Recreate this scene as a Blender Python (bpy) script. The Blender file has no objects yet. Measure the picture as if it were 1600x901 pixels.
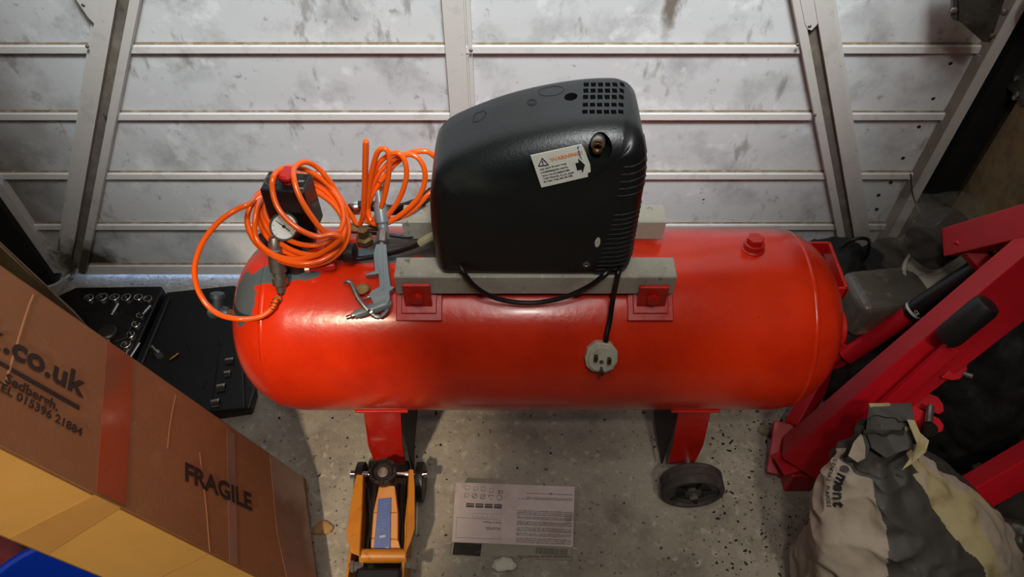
import bpy, bmesh, math, random
from mathutils import Vector, Matrix, noise, Quaternion
from mathutils.bvhtree import BVHTree
PI = math.pi
random.seed(7)
SC = bpy.context.scene
COL = SC.collection

# ------------------------------------------------------------------ camera, world, lights, exposure
F, TH, CH = 1160.0, math.radians(49.4), 1.48
S_, C_ = math.sin(TH), math.cos(TH)
cam_d = bpy.data.cameras.new('camera'); cam = bpy.data.objects.new('camera', cam_d); COL.objects.link(cam)
cam_d.sensor_width = 36; cam_d.lens = F / 1600 * 36; cam_d.clip_start = 0.02
cam.location = (0, 0, CH); cam.rotation_euler = (PI / 2 - TH, 0, 0)
SC.camera = cam
SC.view_settings.view_transform = 'Standard'; SC.view_settings.look = 'None'
SC.view_settings.gamma = 1; SC.view_settings.use_curve_mapping = False
SC.view_settings.exposure = 0.0
W = bpy.data.worlds.new('sky'); SC.world = W; W.use_nodes = True
W.node_tree.nodes['Background'].inputs[0].default_value = (0.32, 0.52, 1.0, 1)
W.node_tree.nodes['Background'].inputs[1].default_value = 9.0

def area(name, loc, target, sx, sy, power, color):
    d = bpy.data.lights.new(name, 'AREA'); d.shape = 'RECTANGLE'; d.size = sx; d.size_y = sy
    d.energy = power; d.color = color
    o = bpy.data.objects.new(name, d); COL.objects.link(o); o.location = loc
    o.rotation_euler = (Vector(target) - Vector(loc)).to_track_quat('-Z', 'Y').to_euler(); return o
def spot(name, loc, target, power, color, size, blend, radius):
    d = bpy.data.lights.new(name, 'SPOT'); d.energy = power; d.color = color
    d.spot_size = math.radians(size); d.spot_blend = blend; d.shadow_soft_size = radius
    o = bpy.data.objects.new(name, d); COL.objects.link(o); o.location = loc
    o.rotation_euler = (Vector(target) - Vector(loc)).to_track_quat('-Z', 'Y').to_euler(); return o
area('ceiling_lamp', (0.09, -0.31, 2.35), (0.05, 0.9, 0.4), 0.12, 0.09, 6, (1.0, 0.93, 0.84))
area('ceiling_panel', (0.05, 0.30, 2.42), (-0.05, 1.25, 0.3), 1.1, 0.7, 8, (1.0, 0.985, 0.96))
spot('door_fill', (0.12, 0.15, 2.35), (-0.02, 1.318, 1.48), 205, (0.93, 0.98, 1.0), 64, 0.35, 0.18)  # unseen spot added to brighten the door, its cone kept off the floor
spot('fill_left', (-0.75, -0.75, 2.3), (-0.58, 0.74, 0.1), 185, (1.0, 0.82, 0.60), 23, 0.45, 0.06)  # unseen spot added for the left; its cone edge leaves the middle dark
spot('fill_right', (0.45, -0.6, 2.3), (0.60, 0.74, 0.1), 52, (1.0, 0.92, 0.80), 19, 0.8, 0.06)  # unseen spot added for the right, narrow so the middle stays in shadow

# ------------------------------------------------------------------ pixel to space
def ray(px, py):
    v = (py - 450.5) / F
    return Vector(((px - 800) / F, C_ - v * S_, -(S_ + v * C_)))
O = Vector((0, 0, CH))
def Yp(px, py, y): d = ray(px, py); return O + d * (y / d.y)
def Zp(px, py, z): d = ray(px, py); return O + d * ((z - CH) / d.z)
def Xp(px, py, x): d = ray(px, py); return O + d * (x / d.x)
def PC(px, py, zc): return O + ray(px, py) * zc
def onpl(px, py, p0, n):
    d = ray(px, py); return O + d * ((p0 - O).dot(n) / d.dot(n))

# ------------------------------------------------------------------ materials
def srgb(h):
    h = h.lstrip('#'); c = [int(h[i:i + 2], 16) / 255 for i in (0, 2, 4)]
    return tuple(x / 12.92 if x <= .04045 else ((x + .055) / 1.055) ** 2.4 for x in c) + (1,)
MATS = {}
def mat(name, c, rough=.5, metal=0., spots=(), bump=0., bscale=60, spec=None, coat=0., alpha=None, patches=(), trans=0.):
    """spots: (colour, noise scale, low, high, strength[, detail]); patches: (colour, centre, radius, noise scale, jitter)"""
    if name in MATS: return MATS[name]
    m = bpy.data.materials.new(name); m.use_nodes = True; nt = m.node_tree; N = nt.nodes; L = nt.links
    b = N['Principled BSDF']; b.inputs['Roughness'].default_value = rough; b.inputs['Metallic'].default_value = metal
    if spec is not None: b.inputs['Specular IOR Level'].default_value = spec
    if coat: b.inputs['Coat Weight'].default_value = coat; b.inputs['Coat Roughness'].default_value = .12
    if alpha is not None: b.inputs['Alpha'].default_value = alpha
    if trans: b.inputs['Transmission Weight'].default_value = trans
    geo = N.new('ShaderNodeNewGeometry')
    base = N.new('ShaderNodeRGB'); base.outputs[0].default_value = srgb(c) if isinstance(c, str) else c
    cur = base.outputs[0]
    for i, s in enumerate(spots):
        n = N.new('ShaderNodeTexNoise'); n.inputs['Scale'].default_value = s[1]
        n.inputs['Detail'].default_value = s[5] if len(s) > 5 else 5; n.inputs['Roughness'].default_value = .62
        mp = N.new('ShaderNodeMapping'); mp.inputs['Location'].default_value = (i * 3.7, i * 1.9, i * 5.1)
        if len(s) > 6: mp.inputs['Scale'].default_value = s[6]
        L.new(geo.outputs['Position'], mp.inputs[0]); L.new(mp.outputs[0], n.inputs['Vector'])
        r = N.new('ShaderNodeMapRange'); r.inputs[1].default_value = s[2]; r.inputs[2].default_value = s[3]
        r.inputs[4].default_value = s[4]; L.new(n.outputs[0], r.inputs[0])
        mx = N.new('ShaderNodeMix'); mx.data_type = 'RGBA'; L.new(r.outputs[0], mx.inputs[0])
        L.new(cur, mx.inputs[6]); mx.inputs[7].default_value = srgb(s[0]); cur = mx.outputs[2]
    for p in patches:
        v = N.new('ShaderNodeVectorMath'); v.operation = 'SUBTRACT'; L.new(geo.outputs['Position'], v.inputs[0]); v.inputs[1].default_value = p[1]
        v1 = N.new('ShaderNodeVectorMath'); v1.operation = 'DIVIDE'; L.new(v.outputs[0], v1.inputs[0]); v1.inputs[1].default_value = p[2]
        ln = N.new('ShaderNodeVectorMath'); ln.operation = 'LENGTH'; L.new(v1.outputs[0], ln.inputs[0])
        n = N.new('ShaderNodeTexNoise'); n.inputs['Scale'].default_value = p[3]; n.inputs['Detail'].default_value = 6; L.new(geo.outputs['Position'], n.inputs['Vector'])
        a = N.new('ShaderNodeMath'); a.operation = 'MULTIPLY_ADD'; L.new(n.outputs[0], a.inputs[0]); a.inputs[1].default_value = p[4]; L.new(ln.outputs['Value'], a.inputs[2])
        r = N.new('ShaderNodeMapRange'); r.inputs[1].default_value = 1 + p[4] * .5; r.inputs[2].default_value = 1 + p[4] * .5 - (p[5] if len(p) > 5 else .12); L.new(a.outputs[0], r.inputs[0])
        mx = N.new('ShaderNodeMix'); mx.data_type = 'RGBA'; L.new(r.outputs[0], mx.inputs[0])
        L.new(cur, mx.inputs[6]); mx.inputs[7].default_value = srgb(p[0]); cur = mx.outputs[2]
    L.new(cur, b.inputs['Base Color'])
    if bump:
        n = N.new('ShaderNodeTexNoise'); n.inputs['Scale'].default_value = bscale; n.inputs['Detail'].default_value = 4
        L.new(geo.outputs['Position'], n.inputs['Vector'])
        bp = N.new('ShaderNodeBump'); bp.inputs['Strength'].default_value = 1; bp.inputs['Distance'].default_value = bump
        L.new(n.outputs[0], bp.inputs['Height']); L.new(bp.outputs[0], b.inputs['Normal'])
    MATS[name] = m; return m

M_door = mat('door_paint', '#d2d5d5', .5, spots=(('#8d8e8e', 9, .50, .78, .8, 8), ('#6b655e', 22, .60, .80, .65, 8), ('#eef0f0', 14, .58, .68, .6, 6), ('#7b7872', 17, .60, .67, .6, 8, (1, 1, .35)), ('#5d5850', 34, .64, .70, .45, 8), ('#4c463f', 60, .70, .78, .6)), bump=.0012, bscale=16,
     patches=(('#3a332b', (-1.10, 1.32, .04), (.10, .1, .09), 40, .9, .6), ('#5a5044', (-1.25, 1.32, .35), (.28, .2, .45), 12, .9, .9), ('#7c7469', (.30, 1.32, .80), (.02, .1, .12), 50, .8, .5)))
M_frame = mat('door_frame_paint', '#cbc8c2', .45, spots=(('#8d8880', 20, .55, .8, .5), ('#4d463f', 90, .68, .74, .8)), bump=.0005,
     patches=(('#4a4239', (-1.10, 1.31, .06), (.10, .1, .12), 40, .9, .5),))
M_bead = mat('bead_paint', '#d2d0cc', .45, spots=(('#8f8a84', 25, .55, .8, .5), ('#3f3a34', 80, .68, .76, .8)), bump=.0004)
M_rust = mat('bead_rust', '#7d6a52', .8, spots=(('#a89c8a', 45, .48, .66, .7), ('#4a3a28', 30, .55, .7, .6)))
M_floor = mat('concrete', '#988f80', .8, spots=(('#aca493', 6, .42, .7, .75, 8), ('#6a6154', 14, .50, .75, .75, 8), ('#5a4a38', 4, .56, .75, .55, 6), ('#c4bda9', 50, .56, .68, .6, 6), ('#38322b', 75, .61, .67, .85, 6), ('#2c2722', 170, .64, .70, .8)), bump=.003, bscale=70)
M_ground = mat('outside_ground', '#9a9a98', .9, bump=.004, bscale=50)
M_brick = mat('wall_dirty', '#4b4034', .9, spots=(('#2a231c', 8, .45, .7, .8), ('#6b5a44', 20, .55, .75, .6)), bump=.004, bscale=40)
M_plain = mat('wall_plain', '#8d867b', .9, spots=(('#6d665c', 3, .4, .7, .6),))
M_black = mat('black_timber', '#0c0b0b', .85, spots=(('#1b1714', 15, .5, .7, .8),), bump=.001)
RP = dict(bump=.0011, bscale=42)
M_tank = mat('red_paint', '#e5330c', .25, coat=.18, spots=(('#b01407', 7, .45, .75, .6), ('#e2584a', 26, .66, .76, .35), ('#3a1512', 120, .70, .74, .8)), bump=.00035, bscale=75,
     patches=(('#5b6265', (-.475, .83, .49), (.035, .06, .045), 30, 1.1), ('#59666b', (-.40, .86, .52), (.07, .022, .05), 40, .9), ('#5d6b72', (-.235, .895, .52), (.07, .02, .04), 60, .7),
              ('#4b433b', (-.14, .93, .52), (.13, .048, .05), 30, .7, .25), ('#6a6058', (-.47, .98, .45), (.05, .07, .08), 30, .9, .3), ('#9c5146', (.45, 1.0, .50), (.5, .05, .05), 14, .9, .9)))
M_red = mat('red_leg_paint', '#c61a0a', .38, coat=.2, spots=(('#8a1208', 12, .5, .75, .6), ('#3a1512', 120, .68, .73, .8)), **RP)
M_redshade = mat('shaded_red', '#1d1512', .7, spots=(('#3c1a12', 15, .5, .7, .6),))  # leg red taken near black: shade under the tank put into the colour
M_shroud = mat('black_plastic', '#0f1111', .38, spots=(('#171a1b', 10, .45, .7, .7), ('#3e4038', 40, .68, .80, .4), ('#5d5c50', 150, .72, .8, .5)), bump=.00035, bscale=260,
     patches=(('#2b2d27', (-.055, .815, .765), (.06, .03, .02), 40, 1.3, 1.2), ('#c9c5b8', (.133, .80, .650), (.0045, .05, .0115), 90, .5)))
M_crease = mat('scuffed_edge', '#1d2021', .4)
M_hole = mat('dark_plastic', '#0a0a0b', .6)
M_rail = mat('rail_paint', '#aaa595', .6, spots=(('#857f70', 12, .45, .7, .6), ('#5a4a38', 45, .62, .70, .8, 6), ('#cfcabb', 70, .58, .7, .5)), bump=.0004, bscale=150)
M_orange = mat('orange_hose', '#ff6212', .22, coat=.3)
M_rubber = mat('black_rubber', '#101010', .4)
M_cable = mat('black_cable', '#141414', .35)
M_chrome = mat('chrome', '#c9c9c6', .22, 1.0)
M_steel = mat('dull_steel', '#9d9b96', .38, .9, spots=(('#6d6a64', 60, .5, .7, .6),))
M_brass = mat('brass', '#b98a3e', .3, 1.0)
M_oldbrass = mat('old_brass', '#8a7048', .45, .8, spots=(('#4f4435', 60, .5, .7, .7),))
M_gungrey = mat('gun_grey', '#868e91', .38, .2, spots=(('#7f8588', 40, .55, .7, .5),))
M_switch = mat('switch_plastic', '#141213', .35, spots=(('#242021', 30, .5, .7, .6),))
M_white = mat('dial_white', '#dcdcd6', .4)
M_ink = mat('black_ink', '#151313', .6)
M_print = mat('grey_print', '#4d4644', .7)
M_boxink = mat('brown_ink', '#281309', .75)
M_redknob = mat('red_knob', '#c4201a', .35)
M_label = mat('label_cream', '#d6d5c6', .5, spots=(('#b3b3a5', 30, .5, .8, .5),))
M_warn = mat('label_orange', '#e08a4c', .5)
M_blueink = mat('blue_ink', '#3f6f9c', .5)
M_plug = mat('plug_white', '#bdb7a6', .4, spots=(('#8b8372', 50, .55, .7, .6),))
M_prong = mat('prong_brass', '#4f4431', .45, .7)
M_card = mat('cardboard', '#8e5a34', .8, spots=(('#7b4a28', 4, .4, .7, .6), ('#9f6f48', 30, .55, .75, .4)), bump=.0003, bscale=200)
M_cardlit = mat('cardboard_lit', '#bd9048', .75, spots=(('#a67a38', 4, .4, .7, .6), ('#b88a4a', 16, .55, .75, .4)), bump=.0003, bscale=200)  # same cardboard as the printed side, brighter with lamplight put into the colour
M_tape = mat('brown_tape', '#84492f', .2, coat=.5, spots=(('#7e3a26', 12, .45, .7, .6),), bump=.0008, bscale=25)
M_tapeg = mat('clear_tape', '#8d6a58', .2, coat=.5, spots=(('#6f4c3a', 14, .45, .7, .6),), bump=.0008, bscale=25)
M_tapey = mat('pale_tape', '#b58645', .3, coat=.3, spots=(('#a3763a', 14, .45, .7, .5),))
M_fold = mat('cardboard_fold', '#986540', .8)
M_yel = mat('jack_orange', '#c47a1e', .42, spots=(('#9a5a14', 14, .5, .75, .7), ('#6b3a12', 60, .62, .72, .7)), bump=.0003)
M_jblue = mat('jack_label', '#1d3c84', .4, spots=(('#2c519a', 20, .5, .7, .7),))
M_grease = mat('greasy_black', '#171310', .45, spots=(('#2d2620', 40, .5, .7, .7),), bump=.0006, bscale=120)
M_gbox = mat('glove_box_card', '#d2c5be', .7, spots=(('#b39d96', 9, .45, .7, .8), ('#7d5a54', 16, .60, .75, .6), ('#ded6ce', 25, .58, .7, .4)), bump=.0006, bscale=50)
M_gbox2 = mat('glove_box_side', '#dad4c6', .7, spots=(('#c0baaa', 20, .5, .7, .6),))
M_gdark = mat('glove_box_dark', '#3a3b3d', .6, spots=(('#77787a', 30, .58, .64, .7),))
M_tissue = mat('white_glove', '#cfc9ba', .8)
M_case = mat('case_plastic', '#0f0e0f', .4, spots=(('#1b1818', 20, .5, .7, .6),), bump=.0003, bscale=150)
M_crane = mat('crane_red', '#c01020', .42, spots=(('#9a0c18', 10, .5, .75, .5), ('#3a0d10', 130, .70, .74, .7)), bump=.0003)
M_grip = mat('grip_rubber', '#0e0d0d', .55)
M_sack = mat('sack_paper', '#9c8f80', .7, spots=(('#7c6b5b', 14, .45, .7, .7), ('#6b4d3e', 9, .6, .75, .5)), bump=.0015, bscale=35)
M_sackd = mat('sack_dark', '#35332f', .6, spots=(('#4a463f', 20, .5, .7, .7), ('#5f584c', 60, .64, .7, .6)), bump=.0015, bscale=35)
M_sacky = mat('sack_cream', '#a0926c', .7, spots=(('#77633f', 20, .5, .7, .7),), bump=.0012, bscale=35)
M_bucket = mat('bucket_white', '#b5b0a2', .5, spots=(('#8a8272', 20, .5, .7, .6),))
M_poly = mat('clear_polythene', '#8d887a', .15, alpha=.12, bump=.004, bscale=25)
M_stone = mat('wrapped_stone', '#57534a', .35, coat=.6, spots=(('#4a463c', 14, .45, .65, .8), ('#8b8675', 30, .58, .7, .6)), bump=.003, bscale=30)
M_cloth = mat('dark_cloth', '#161516', .8, spots=(('#242326', 14, .5, .7, .7),), bump=.003, bscale=30)
M_bluep = mat('blue_plastic', '#0c2fa0', .3)
M_redp = mat('dark_red_plastic', '#5e0f12', .5)
M_board = mat('pale_board', '#a9845a', .75, spots=(('#6d5030', 6, .45, .7, .6), ('#3b2a1a', 40, .66, .72, .8)), bump=.0004)
M_board2 = mat('grimy_board', '#75603f', .85, spots=(('#33271b', 9, .45, .65, .8), ('#6f5a3f', 30, .58, .7, .6)), bump=.002, bscale=60)
M_galv = mat('galvanised', '#55554f', .5, .6, spots=(('#35342f', 26, .45, .65, .8), ('#7c7c74', 60, .6, .7, .6)), bump=.0008, bscale=60)
M_wcable = mat('white_cable', '#b9bdbd', .4)
M_debris = mat('debris', '#241f1b', .9)
M_valve = mat('valve_grey', '#4a5a60', .4, .5, spots=(('#41525a', 40, .5, .7, .7),))
M_glass = mat('sleeve', '#a9a37c', .4)
M_tan = mat('tan_scrap', '#a9824f', .8, spots=(('#7c5a30', 60, .5, .7, .7),), bump=.001, bscale=100)

# ------------------------------------------------------------------ mesh helpers
class MB:
    def __init__(s): s.v = []; s.f = []; s.m = []; s.mats = []
    def mi(s, m):
        if m is None: return 0
        if m not in s.mats: s.mats.append(m)
        return s.mats.index(m)
    def add(s, vs, fs, m=None):
        k = len(s.v); s.v += [Vector(v) for v in vs]; i = s.mi(m)
        for f in fs: s.f.append([k + j for j in f]); s.m.append(i)
        return s
    def box(s, c, size, R=None, m=None, taper=1.0):
        c = Vector(c); hx, hy, hz = [q / 2 for q in size]; vs = []
        for z in (-hz, hz):
            t = taper if z > 0 else 1
            for x, y in ((-hx, -hy), (hx, -hy), (hx, hy), (-hx, hy)):
                p = Vector((x * t, y * t, z)); vs.append(c + (R @ p if R else p))
        return s.add(vs, [(3, 2, 1, 0), (4, 5, 6, 7), (0, 1, 5, 4), (1, 2, 6, 5), (2, 3, 7, 6), (3, 0, 4, 7)], m)
    def hexa(s, a, b, m=None):
        """two quads (4 points each) joined into a solid"""
        return s.add(list(a) + list(b), [(3, 2, 1, 0), (4, 5, 6, 7), (0, 1, 5, 4), (1, 2, 6, 5), (2, 3, 7, 6), (3, 0, 4, 7)], m)
    def prism(s, pts, off, m=None):
        n = len(pts); off = Vector(off); a = [Vector(p) for p in pts]; b = [p + off for p in a]
        nn = sum(((a[i] - a[0]).cross(a[(i + 1) % n] - a[0]) for i in range(n)), Vector())
        if nn.dot(off) < 0: a.reverse(); b.reverse()
        return s.add(a + b, [tuple(range(n))[::-1], tuple(range(n, 2 * n))] + [(i, (i + 1) % n, (i + 1) % n + n, i + n) for i in range(n)], m)
    def rings(s, R, m=None, cap=True, closed=False):
        n = len(R[0]); vs = [p for r in R for p in r]; fs = []
        K = len(R)
        for i in range(K if closed else K - 1):
            j = (i + 1) % K
            for k in range(n): fs.append((i * n + k, i * n + (k + 1) % n, j * n + (k + 1) % n, j * n + k))
        if cap and not closed: fs += [tuple(range(n))[::-1], tuple(range((K - 1) * n, K * n))]
        return s.add(vs, fs, m)
    def tube(s, pts, r, n=10, m=None, cap=True):
        pts = [Vector(p) for p in pts]; K = len(pts); rr = r if isinstance(r, (list, tuple)) else [r] * K
        T = [(pts[min(i + 1, K - 1)] - pts[max(i - 1, 0)]).normalized() for i in range(K)]
        up = Vector((0, 0, 1)) if abs(T[0].z) < .9 else Vector((1, 0, 0))
        u = T[0].cross(up).normalized(); R = []
        for i in range(K):
            u = (u - T[i] * u.dot(T[i])).normalized(); w = T[i].cross(u)
            R.append([pts[i] + (u * math.cos(2 * PI * k / n) + w * math.sin(2 * PI * k / n)) * rr[i] for k in range(n)])
        return s.rings(R, m, cap)
    def lathe(s, o, ax, prof, n=24, m=None, cap=True):
        """prof: (distance along the axis, radius)"""
        o = Vector(o); ax = Vector(ax).normalized(); u = ax.orthogonal().normalized(); w = ax.cross(u)
        R = [[o + ax * t + (u * math.cos(2 * PI * k / n) + w * math.sin(2 * PI * k / n)) * max(r, 1e-5) for k in range(n)] for t, r in prof]
        return s.rings(R, m, cap)
    def build(s, name, m=None, parent=None, smooth=False, bevel=0, seg=2, sharp=35):
        me = bpy.data.meshes.new(name); me.from_pydata([tuple(v) for v in s.v], [], s.f)
        for q in (s.mats or [m]): me.materials.append(q)
        for p, i in zip(me.polygons, s.m): p.material_index = i
        bm = bmesh.new(); bm.from_mesh(me); bmesh.ops.recalc_face_normals(bm, faces=bm.faces); bm.to_mesh(me); bm.free()
        if smooth:
            for p in me.polygons: p.use_smooth = True
            me.set_sharp_from_angle(angle=math.radians(sharp))
        o = bpy.data.objects.new(name, me); COL.objects.link(o)
        if parent is not None: attach(o, parent)
        if bevel:
            b = o.modifiers.new('bevel', 'BEVEL'); b.width = bevel; b.segments = seg; b.limit_method = 'ANGLE'; b.angle_limit = math.radians(40)
        return o
def wloc(o):
    p = Vector(o.location)
    while o.parent: o = o.parent; 
    return p
def attach(o, parent):
    o.parent = parent
    # meshes are in world coordinates; an Empty carries the thing's position
    if parent.type == 'EMPTY': o.matrix_parent_inverse = Matrix.Translation(-Vector(parent.location))
def thing(name, label, cat, loc=(0, 0, 0), group=None):
    o = bpy.data.objects.new(name, None); COL.objects.link(o); o.location = loc; o.empty_display_size = .05
    return tag(o, label, cat, group)
def tag(o, label=None, cat=None, group=None, kind=None):
    if label: o['label'] = label
    if cat: o['category'] = cat
    if group: o['group'] = group
    if kind: o['kind'] = kind
    return o
def cat_(pts, n=10, closed=False):
    P = [Vector(p) for p in pts]; K = len(P); out = []
    for i in range(K if closed else K - 1):
        p0 = P[(i - 1) % K] if closed or i else P[0] * 2 - P[1]; p1 = P[i]; p2 = P[(i + 1) % K]
        p3 = P[(i + 2) % K] if closed or i < K - 2 else P[-1] * 2 - P[-2]
        for j in range(n):
            t = j / n
            out.append(.5 * ((2 * p1) + (p2 - p0) * t + (2 * p0 - 5 * p1 + 4 * p2 - p3) * t * t + (3 * p1 - p0 - 3 * p2 + p3) * t ** 3))
    if not closed: out.append(P[-1])
    return out
def text(s, A, B, n, m, parent, name='lettering', lift=.0006, bold=0., maxh=None, flip=False):
    """s written from A to B on a plane of outward normal n"""
    c = bpy.data.curves.new(name, 'FONT'); c.body = s; c.extrude = .0001; c.offset = bold; c.resolution_u = 3; c.size = 1
    c.materials.append(m); o = bpy.data.objects.new(name, c); COL.objects.link(o)
    bpy.context.view_layer.update(); w = max(o.dimensions.x, .01)
    A = Vector(A); B = Vector(B); x = B - A; k = x.length / w; x.normalize(); n = Vector(n).normalized(); n = (n - x * n.dot(x)).normalized()
    y = n.cross(x); k2 = maxh if maxh else k
    if flip: A = (A + B) / 2 - x * (w * maxh / 2); k = maxh
    Mx = Matrix((x * k, y * k2, n * 1)).transposed().to_4x4(); Mx.translation = A + n * lift
    # bake to a mesh in world coordinates, so the text is ordinary geometry
    me = bpy.data.meshes.new_from_object(o); me.transform(Mx); bpy.data.objects.remove(o)
    o = bpy.data.objects.new(name, me); COL.objects.link(o)
    if parent is not None: attach(o, parent)
    return o
def hexpts(c, ax, r, ph=0):
    c = Vector(c); ax = Vector(ax).normalized(); u = ax.orthogonal().normalized(); w = ax.cross(u)
    return [c + (u * math.cos(PI / 3 * k + ph) + w * math.sin(PI / 3 * k + ph)) * r for k in range(6)]
def lump(name, c, rad, m, amp=.2, freq=8, seed=0, sub=4, flat=None, parent=None):
    bm = bmesh.new(); bmesh.ops.create_icosphere(bm, subdivisions=sub, radius=1)
    c = Vector(c)
    for v in bm.verts:
        d = v.co.normalized()
        p = Vector((d.x * rad[0], d.y * rad[1], d.z * rad[2]))
        q = p * freq + Vector((seed * 3.1, seed, 0))
        k = noise.noise(q) * .6 + (1 - abs(noise.noise(q * 2.1)) * 2) * .4 + noise.noise(q * 4.3) * .25
        p = p * (1 + amp * k)
        if flat is not None and c.z + p.z < flat: p.z = flat - c.z
        v.co = c + p
    me = bpy.data.meshes.new(name); bm.to_mesh(me); bm.free()
    for p in me.polygons: p.use_smooth = True
    me.materials.append(m); o = bpy.data.objects.new(name, me); COL.objects.link(o)
    if parent is not None: attach(o, parent)
    return o

# ------------------------------------------------------------------ the room
DY = 1.318
tag(MB().box((0, -.4, -.05), (3.4, 3.5, .1)).build('floor', M_floor), kind='structure')
tag(MB().box((0, 2.4, -.055), (3.4, 2.1, .1)).build('floor_outside', M_ground), kind='structure')
tag(MB().box((0, -.9, 2.55), (3.4, 4.6, .1)).build('ceiling', M_plain), kind='structure')
tag(MB().box((-1.65, -.85, 1.25), (.1, 4.5, 2.5)).build('wall_left', M_brick), kind='structure')
tag(MB().box((1.075, -.85, 1.25), (.1, 4.5, 2.5)).build('wall_right', M_brick), kind='structure')
tag(MB().box((0, -2.1, 1.25), (3.2, .1, 2.5)).build('wall_rear', M_plain), kind='structure')
tag(MB().box((-.12, 1.40, 2.30), (2.5, .1, .45)).build('wall_front', M_plain), kind='structure')
for nm, x, w in (('trim_1', -1.40, .40), ('trim_2', 1.055, .186)):
    tag(MB().box((x, 1.355, 1.25), (w, .15, 2.5)).build(nm, M_black), kind='structure')

for nm, x in (('trim_3', -1.20), ('trim_4', .955)): tag(MB().box((x, 1.40, 1.25), (.16, .06, 2.5)).build(nm, M_black), kind='structure')
# ------------------------------------------------------------------ the garage door
door = bpy.data.objects.new('door_1', None); COL.objects.link(door); door.location = (-.12, DY, 0)
tag(door, kind='structure', label='grimy white ribbed metal garage door behind the compressor')
ZB = [.012, .178, .342, .508, .668, .832, .998, 1.164, 1.33, 1.496, 1.662, 1.828, 1.994]
def bl(z): a = Vector((-.725, 0, .774)); b = Vector((-1.128, 0, .071)); return b.x + (a.x - b.x) * (z - b.z) / (a.z - b.z)
def br(z): a = Vector((.555, 0, .774)); b = Vector((.868, 0, .119)); return b.x + (a.x - b.x) * (z - b.z) / (a.z - b.z)
XL, XR, XM = -1.19, .945, -.10
def clampx(x): return max(XL, min(XR, x))
rnd = random.Random(3)
for i in range(len(ZB) - 1):
    z0, z1 = ZB[i], ZB[i + 1]
    bh = .032 if i == 0 else .016
    for j in range(4):
        e = [lambda z: XL, bl, lambda z: XM, br, lambda z: XR]
        xs0 = (clampx(e[j](z0)), clampx(e[j + 1](z0))); xs1 = (clampx(e[j](z1)), clampx(e[j + 1](z1)))
        if xs0[1] - xs0[0] < .01 and xs1[1] - xs1[0] < .01: continue
        g = .0015
        a = z0 + bh; b = z1 - .0025
        y0 = DY + .0015 * rnd.uniform(-1, 1)
        # panel: sheet with a slightly dished middle
        q = [(xs0[0] + g, y0, a), (xs0[1] - g, y0, a), (xs1[1] - g, y0, b), (xs1[0] + g, y0, b)]
        MB().prism(q, (0, .008, 0)).build('panel', M_door, door)
        m = MB()
        hx0, hx1 = xs0[0] + g, xs0[1] - g
        zt, zm, ym = z0 + bh + .002, z0 + bh + .0004, DY - .0062
        m.add([(hx0, ym, zm), (hx1, ym, zm), (hx1, DY - .011, z0 + bh - .0015), (hx0, DY - .011, z0 + bh - .0015),
               (hx1, DY - .012, z0 + .001), (hx0, DY - .012, z0 + .001), (hx1, DY + .004, z0), (hx0, DY + .004, z0), (hx0, DY + .001, zt), (hx1, DY + .001, zt)],
              [(0, 1, 2, 3), (3, 2, 4, 5), (5, 4, 6, 7), (7, 6, 9, 8)], M_bead)
        m.add([(hx0, DY + .001, zt), (hx1, DY + .001, zt), (hx1, ym, zm), (hx0, ym, zm)], [(0, 1, 2, 3)], M_rust)
        o = m.build('rail', None, door)
def hat(path, prof, name, m, flip=1):
    """profile (across, outwards) swept along two door-plane points"""
    a, b = Vector(path[0]), Vector(path[1]); d = (b - a).normalized(); w = Vector((d.z, 0, -d.x)) * flip
    if w.x < 0: w = -w
    R = [[p + w * u + Vector((0, -v, 0)) for u, v in prof] for p in (a, b)]
    return MB().rings(R, cap=True).build(name, m, door)
P_br = [(-.045, .0), (-.045, .0135), (-.036, .0135), (-.036, .030), (-.006, .030), (-.006, .0135), (.014, .0135), (.014, .026), (.030, .026), (.030, 0)]
P_brr = [(-u, v) for u, v in P_br][::-1]
M_brshade = mat('groove_shade', '#6e675d', .7, spots=(('#8f887c', 20, .5, .7, .7), ('#3f3932', 14, .55, .75, .7)))  # dark strip for the brace valley: the recess shade is put into its colour
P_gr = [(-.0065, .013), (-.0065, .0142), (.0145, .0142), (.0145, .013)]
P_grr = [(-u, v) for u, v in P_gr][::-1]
hat(((-1.143, DY - .001, .045), (-.20, DY - .001, 1.70)), P_br, 'brace', M_frame)
hat(((.898, DY - .001, .045), (.12, DY - .001, 1.70)), P_brr, 'brace', M_frame)
hat(((-1.143, DY - .001, .045), (-.20, DY - .001, 1.70)), P_gr, 'brace_shade', M_brshade)
hat(((.898, DY - .001, .045), (.12, DY - .001, 1.70)), P_grr, 'brace_shade', M_brshade)
hat(((-.104, DY - .001, .02), (-.104, DY - .001, 1.99)), [(-.026, 0), (-.026, .02), (.014, .02), (.014, .008), (.018, .008), (.018, .014), (.026, .014), (.026, 0)], 'upright', M_frame)
# side channels of the door
hat(((XR - .010, DY + .0, .03), (XR - .010, DY + .0, 1.99)), [(-.0115, .0), (-.0115, .034), (.012, .034), (.012, -.02)], 'edge_channel', M_frame)
hat(((XR - .010, DY + .0, .03), (XR - .010, DY + .0, 1.99)), [(-.014, .0), (-.014, .0325), (-.012, .0325), (-.012, 0)], 'channel_wall', mat('channel_brown', '#8b8578', .6, spots=(('#5f584c', 12, .45, .7, .7),)))  # thin strip on the channel's inner side, in a darker grey-brown
hat(((XL + .002, DY, .03), (XL + .002, DY, 1.99)), [(-.012, -.02), (-.012, .022), (.010, .022), (.010, 0)], 'edge_channel', M_frame)
def gusset(pix, nm='gusset_plate', y=DY - .029, m=M_frame):
    MB().prism([Yp(a, b, y) for a, b in pix], (0, .003, 0)).build(nm, m, door, bevel=.0008)
gusset([(108, -20), (120, 2), (137, 27), (152, 43), (158, 46), (163, 43), (166, 36), (170, -20)])
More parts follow.
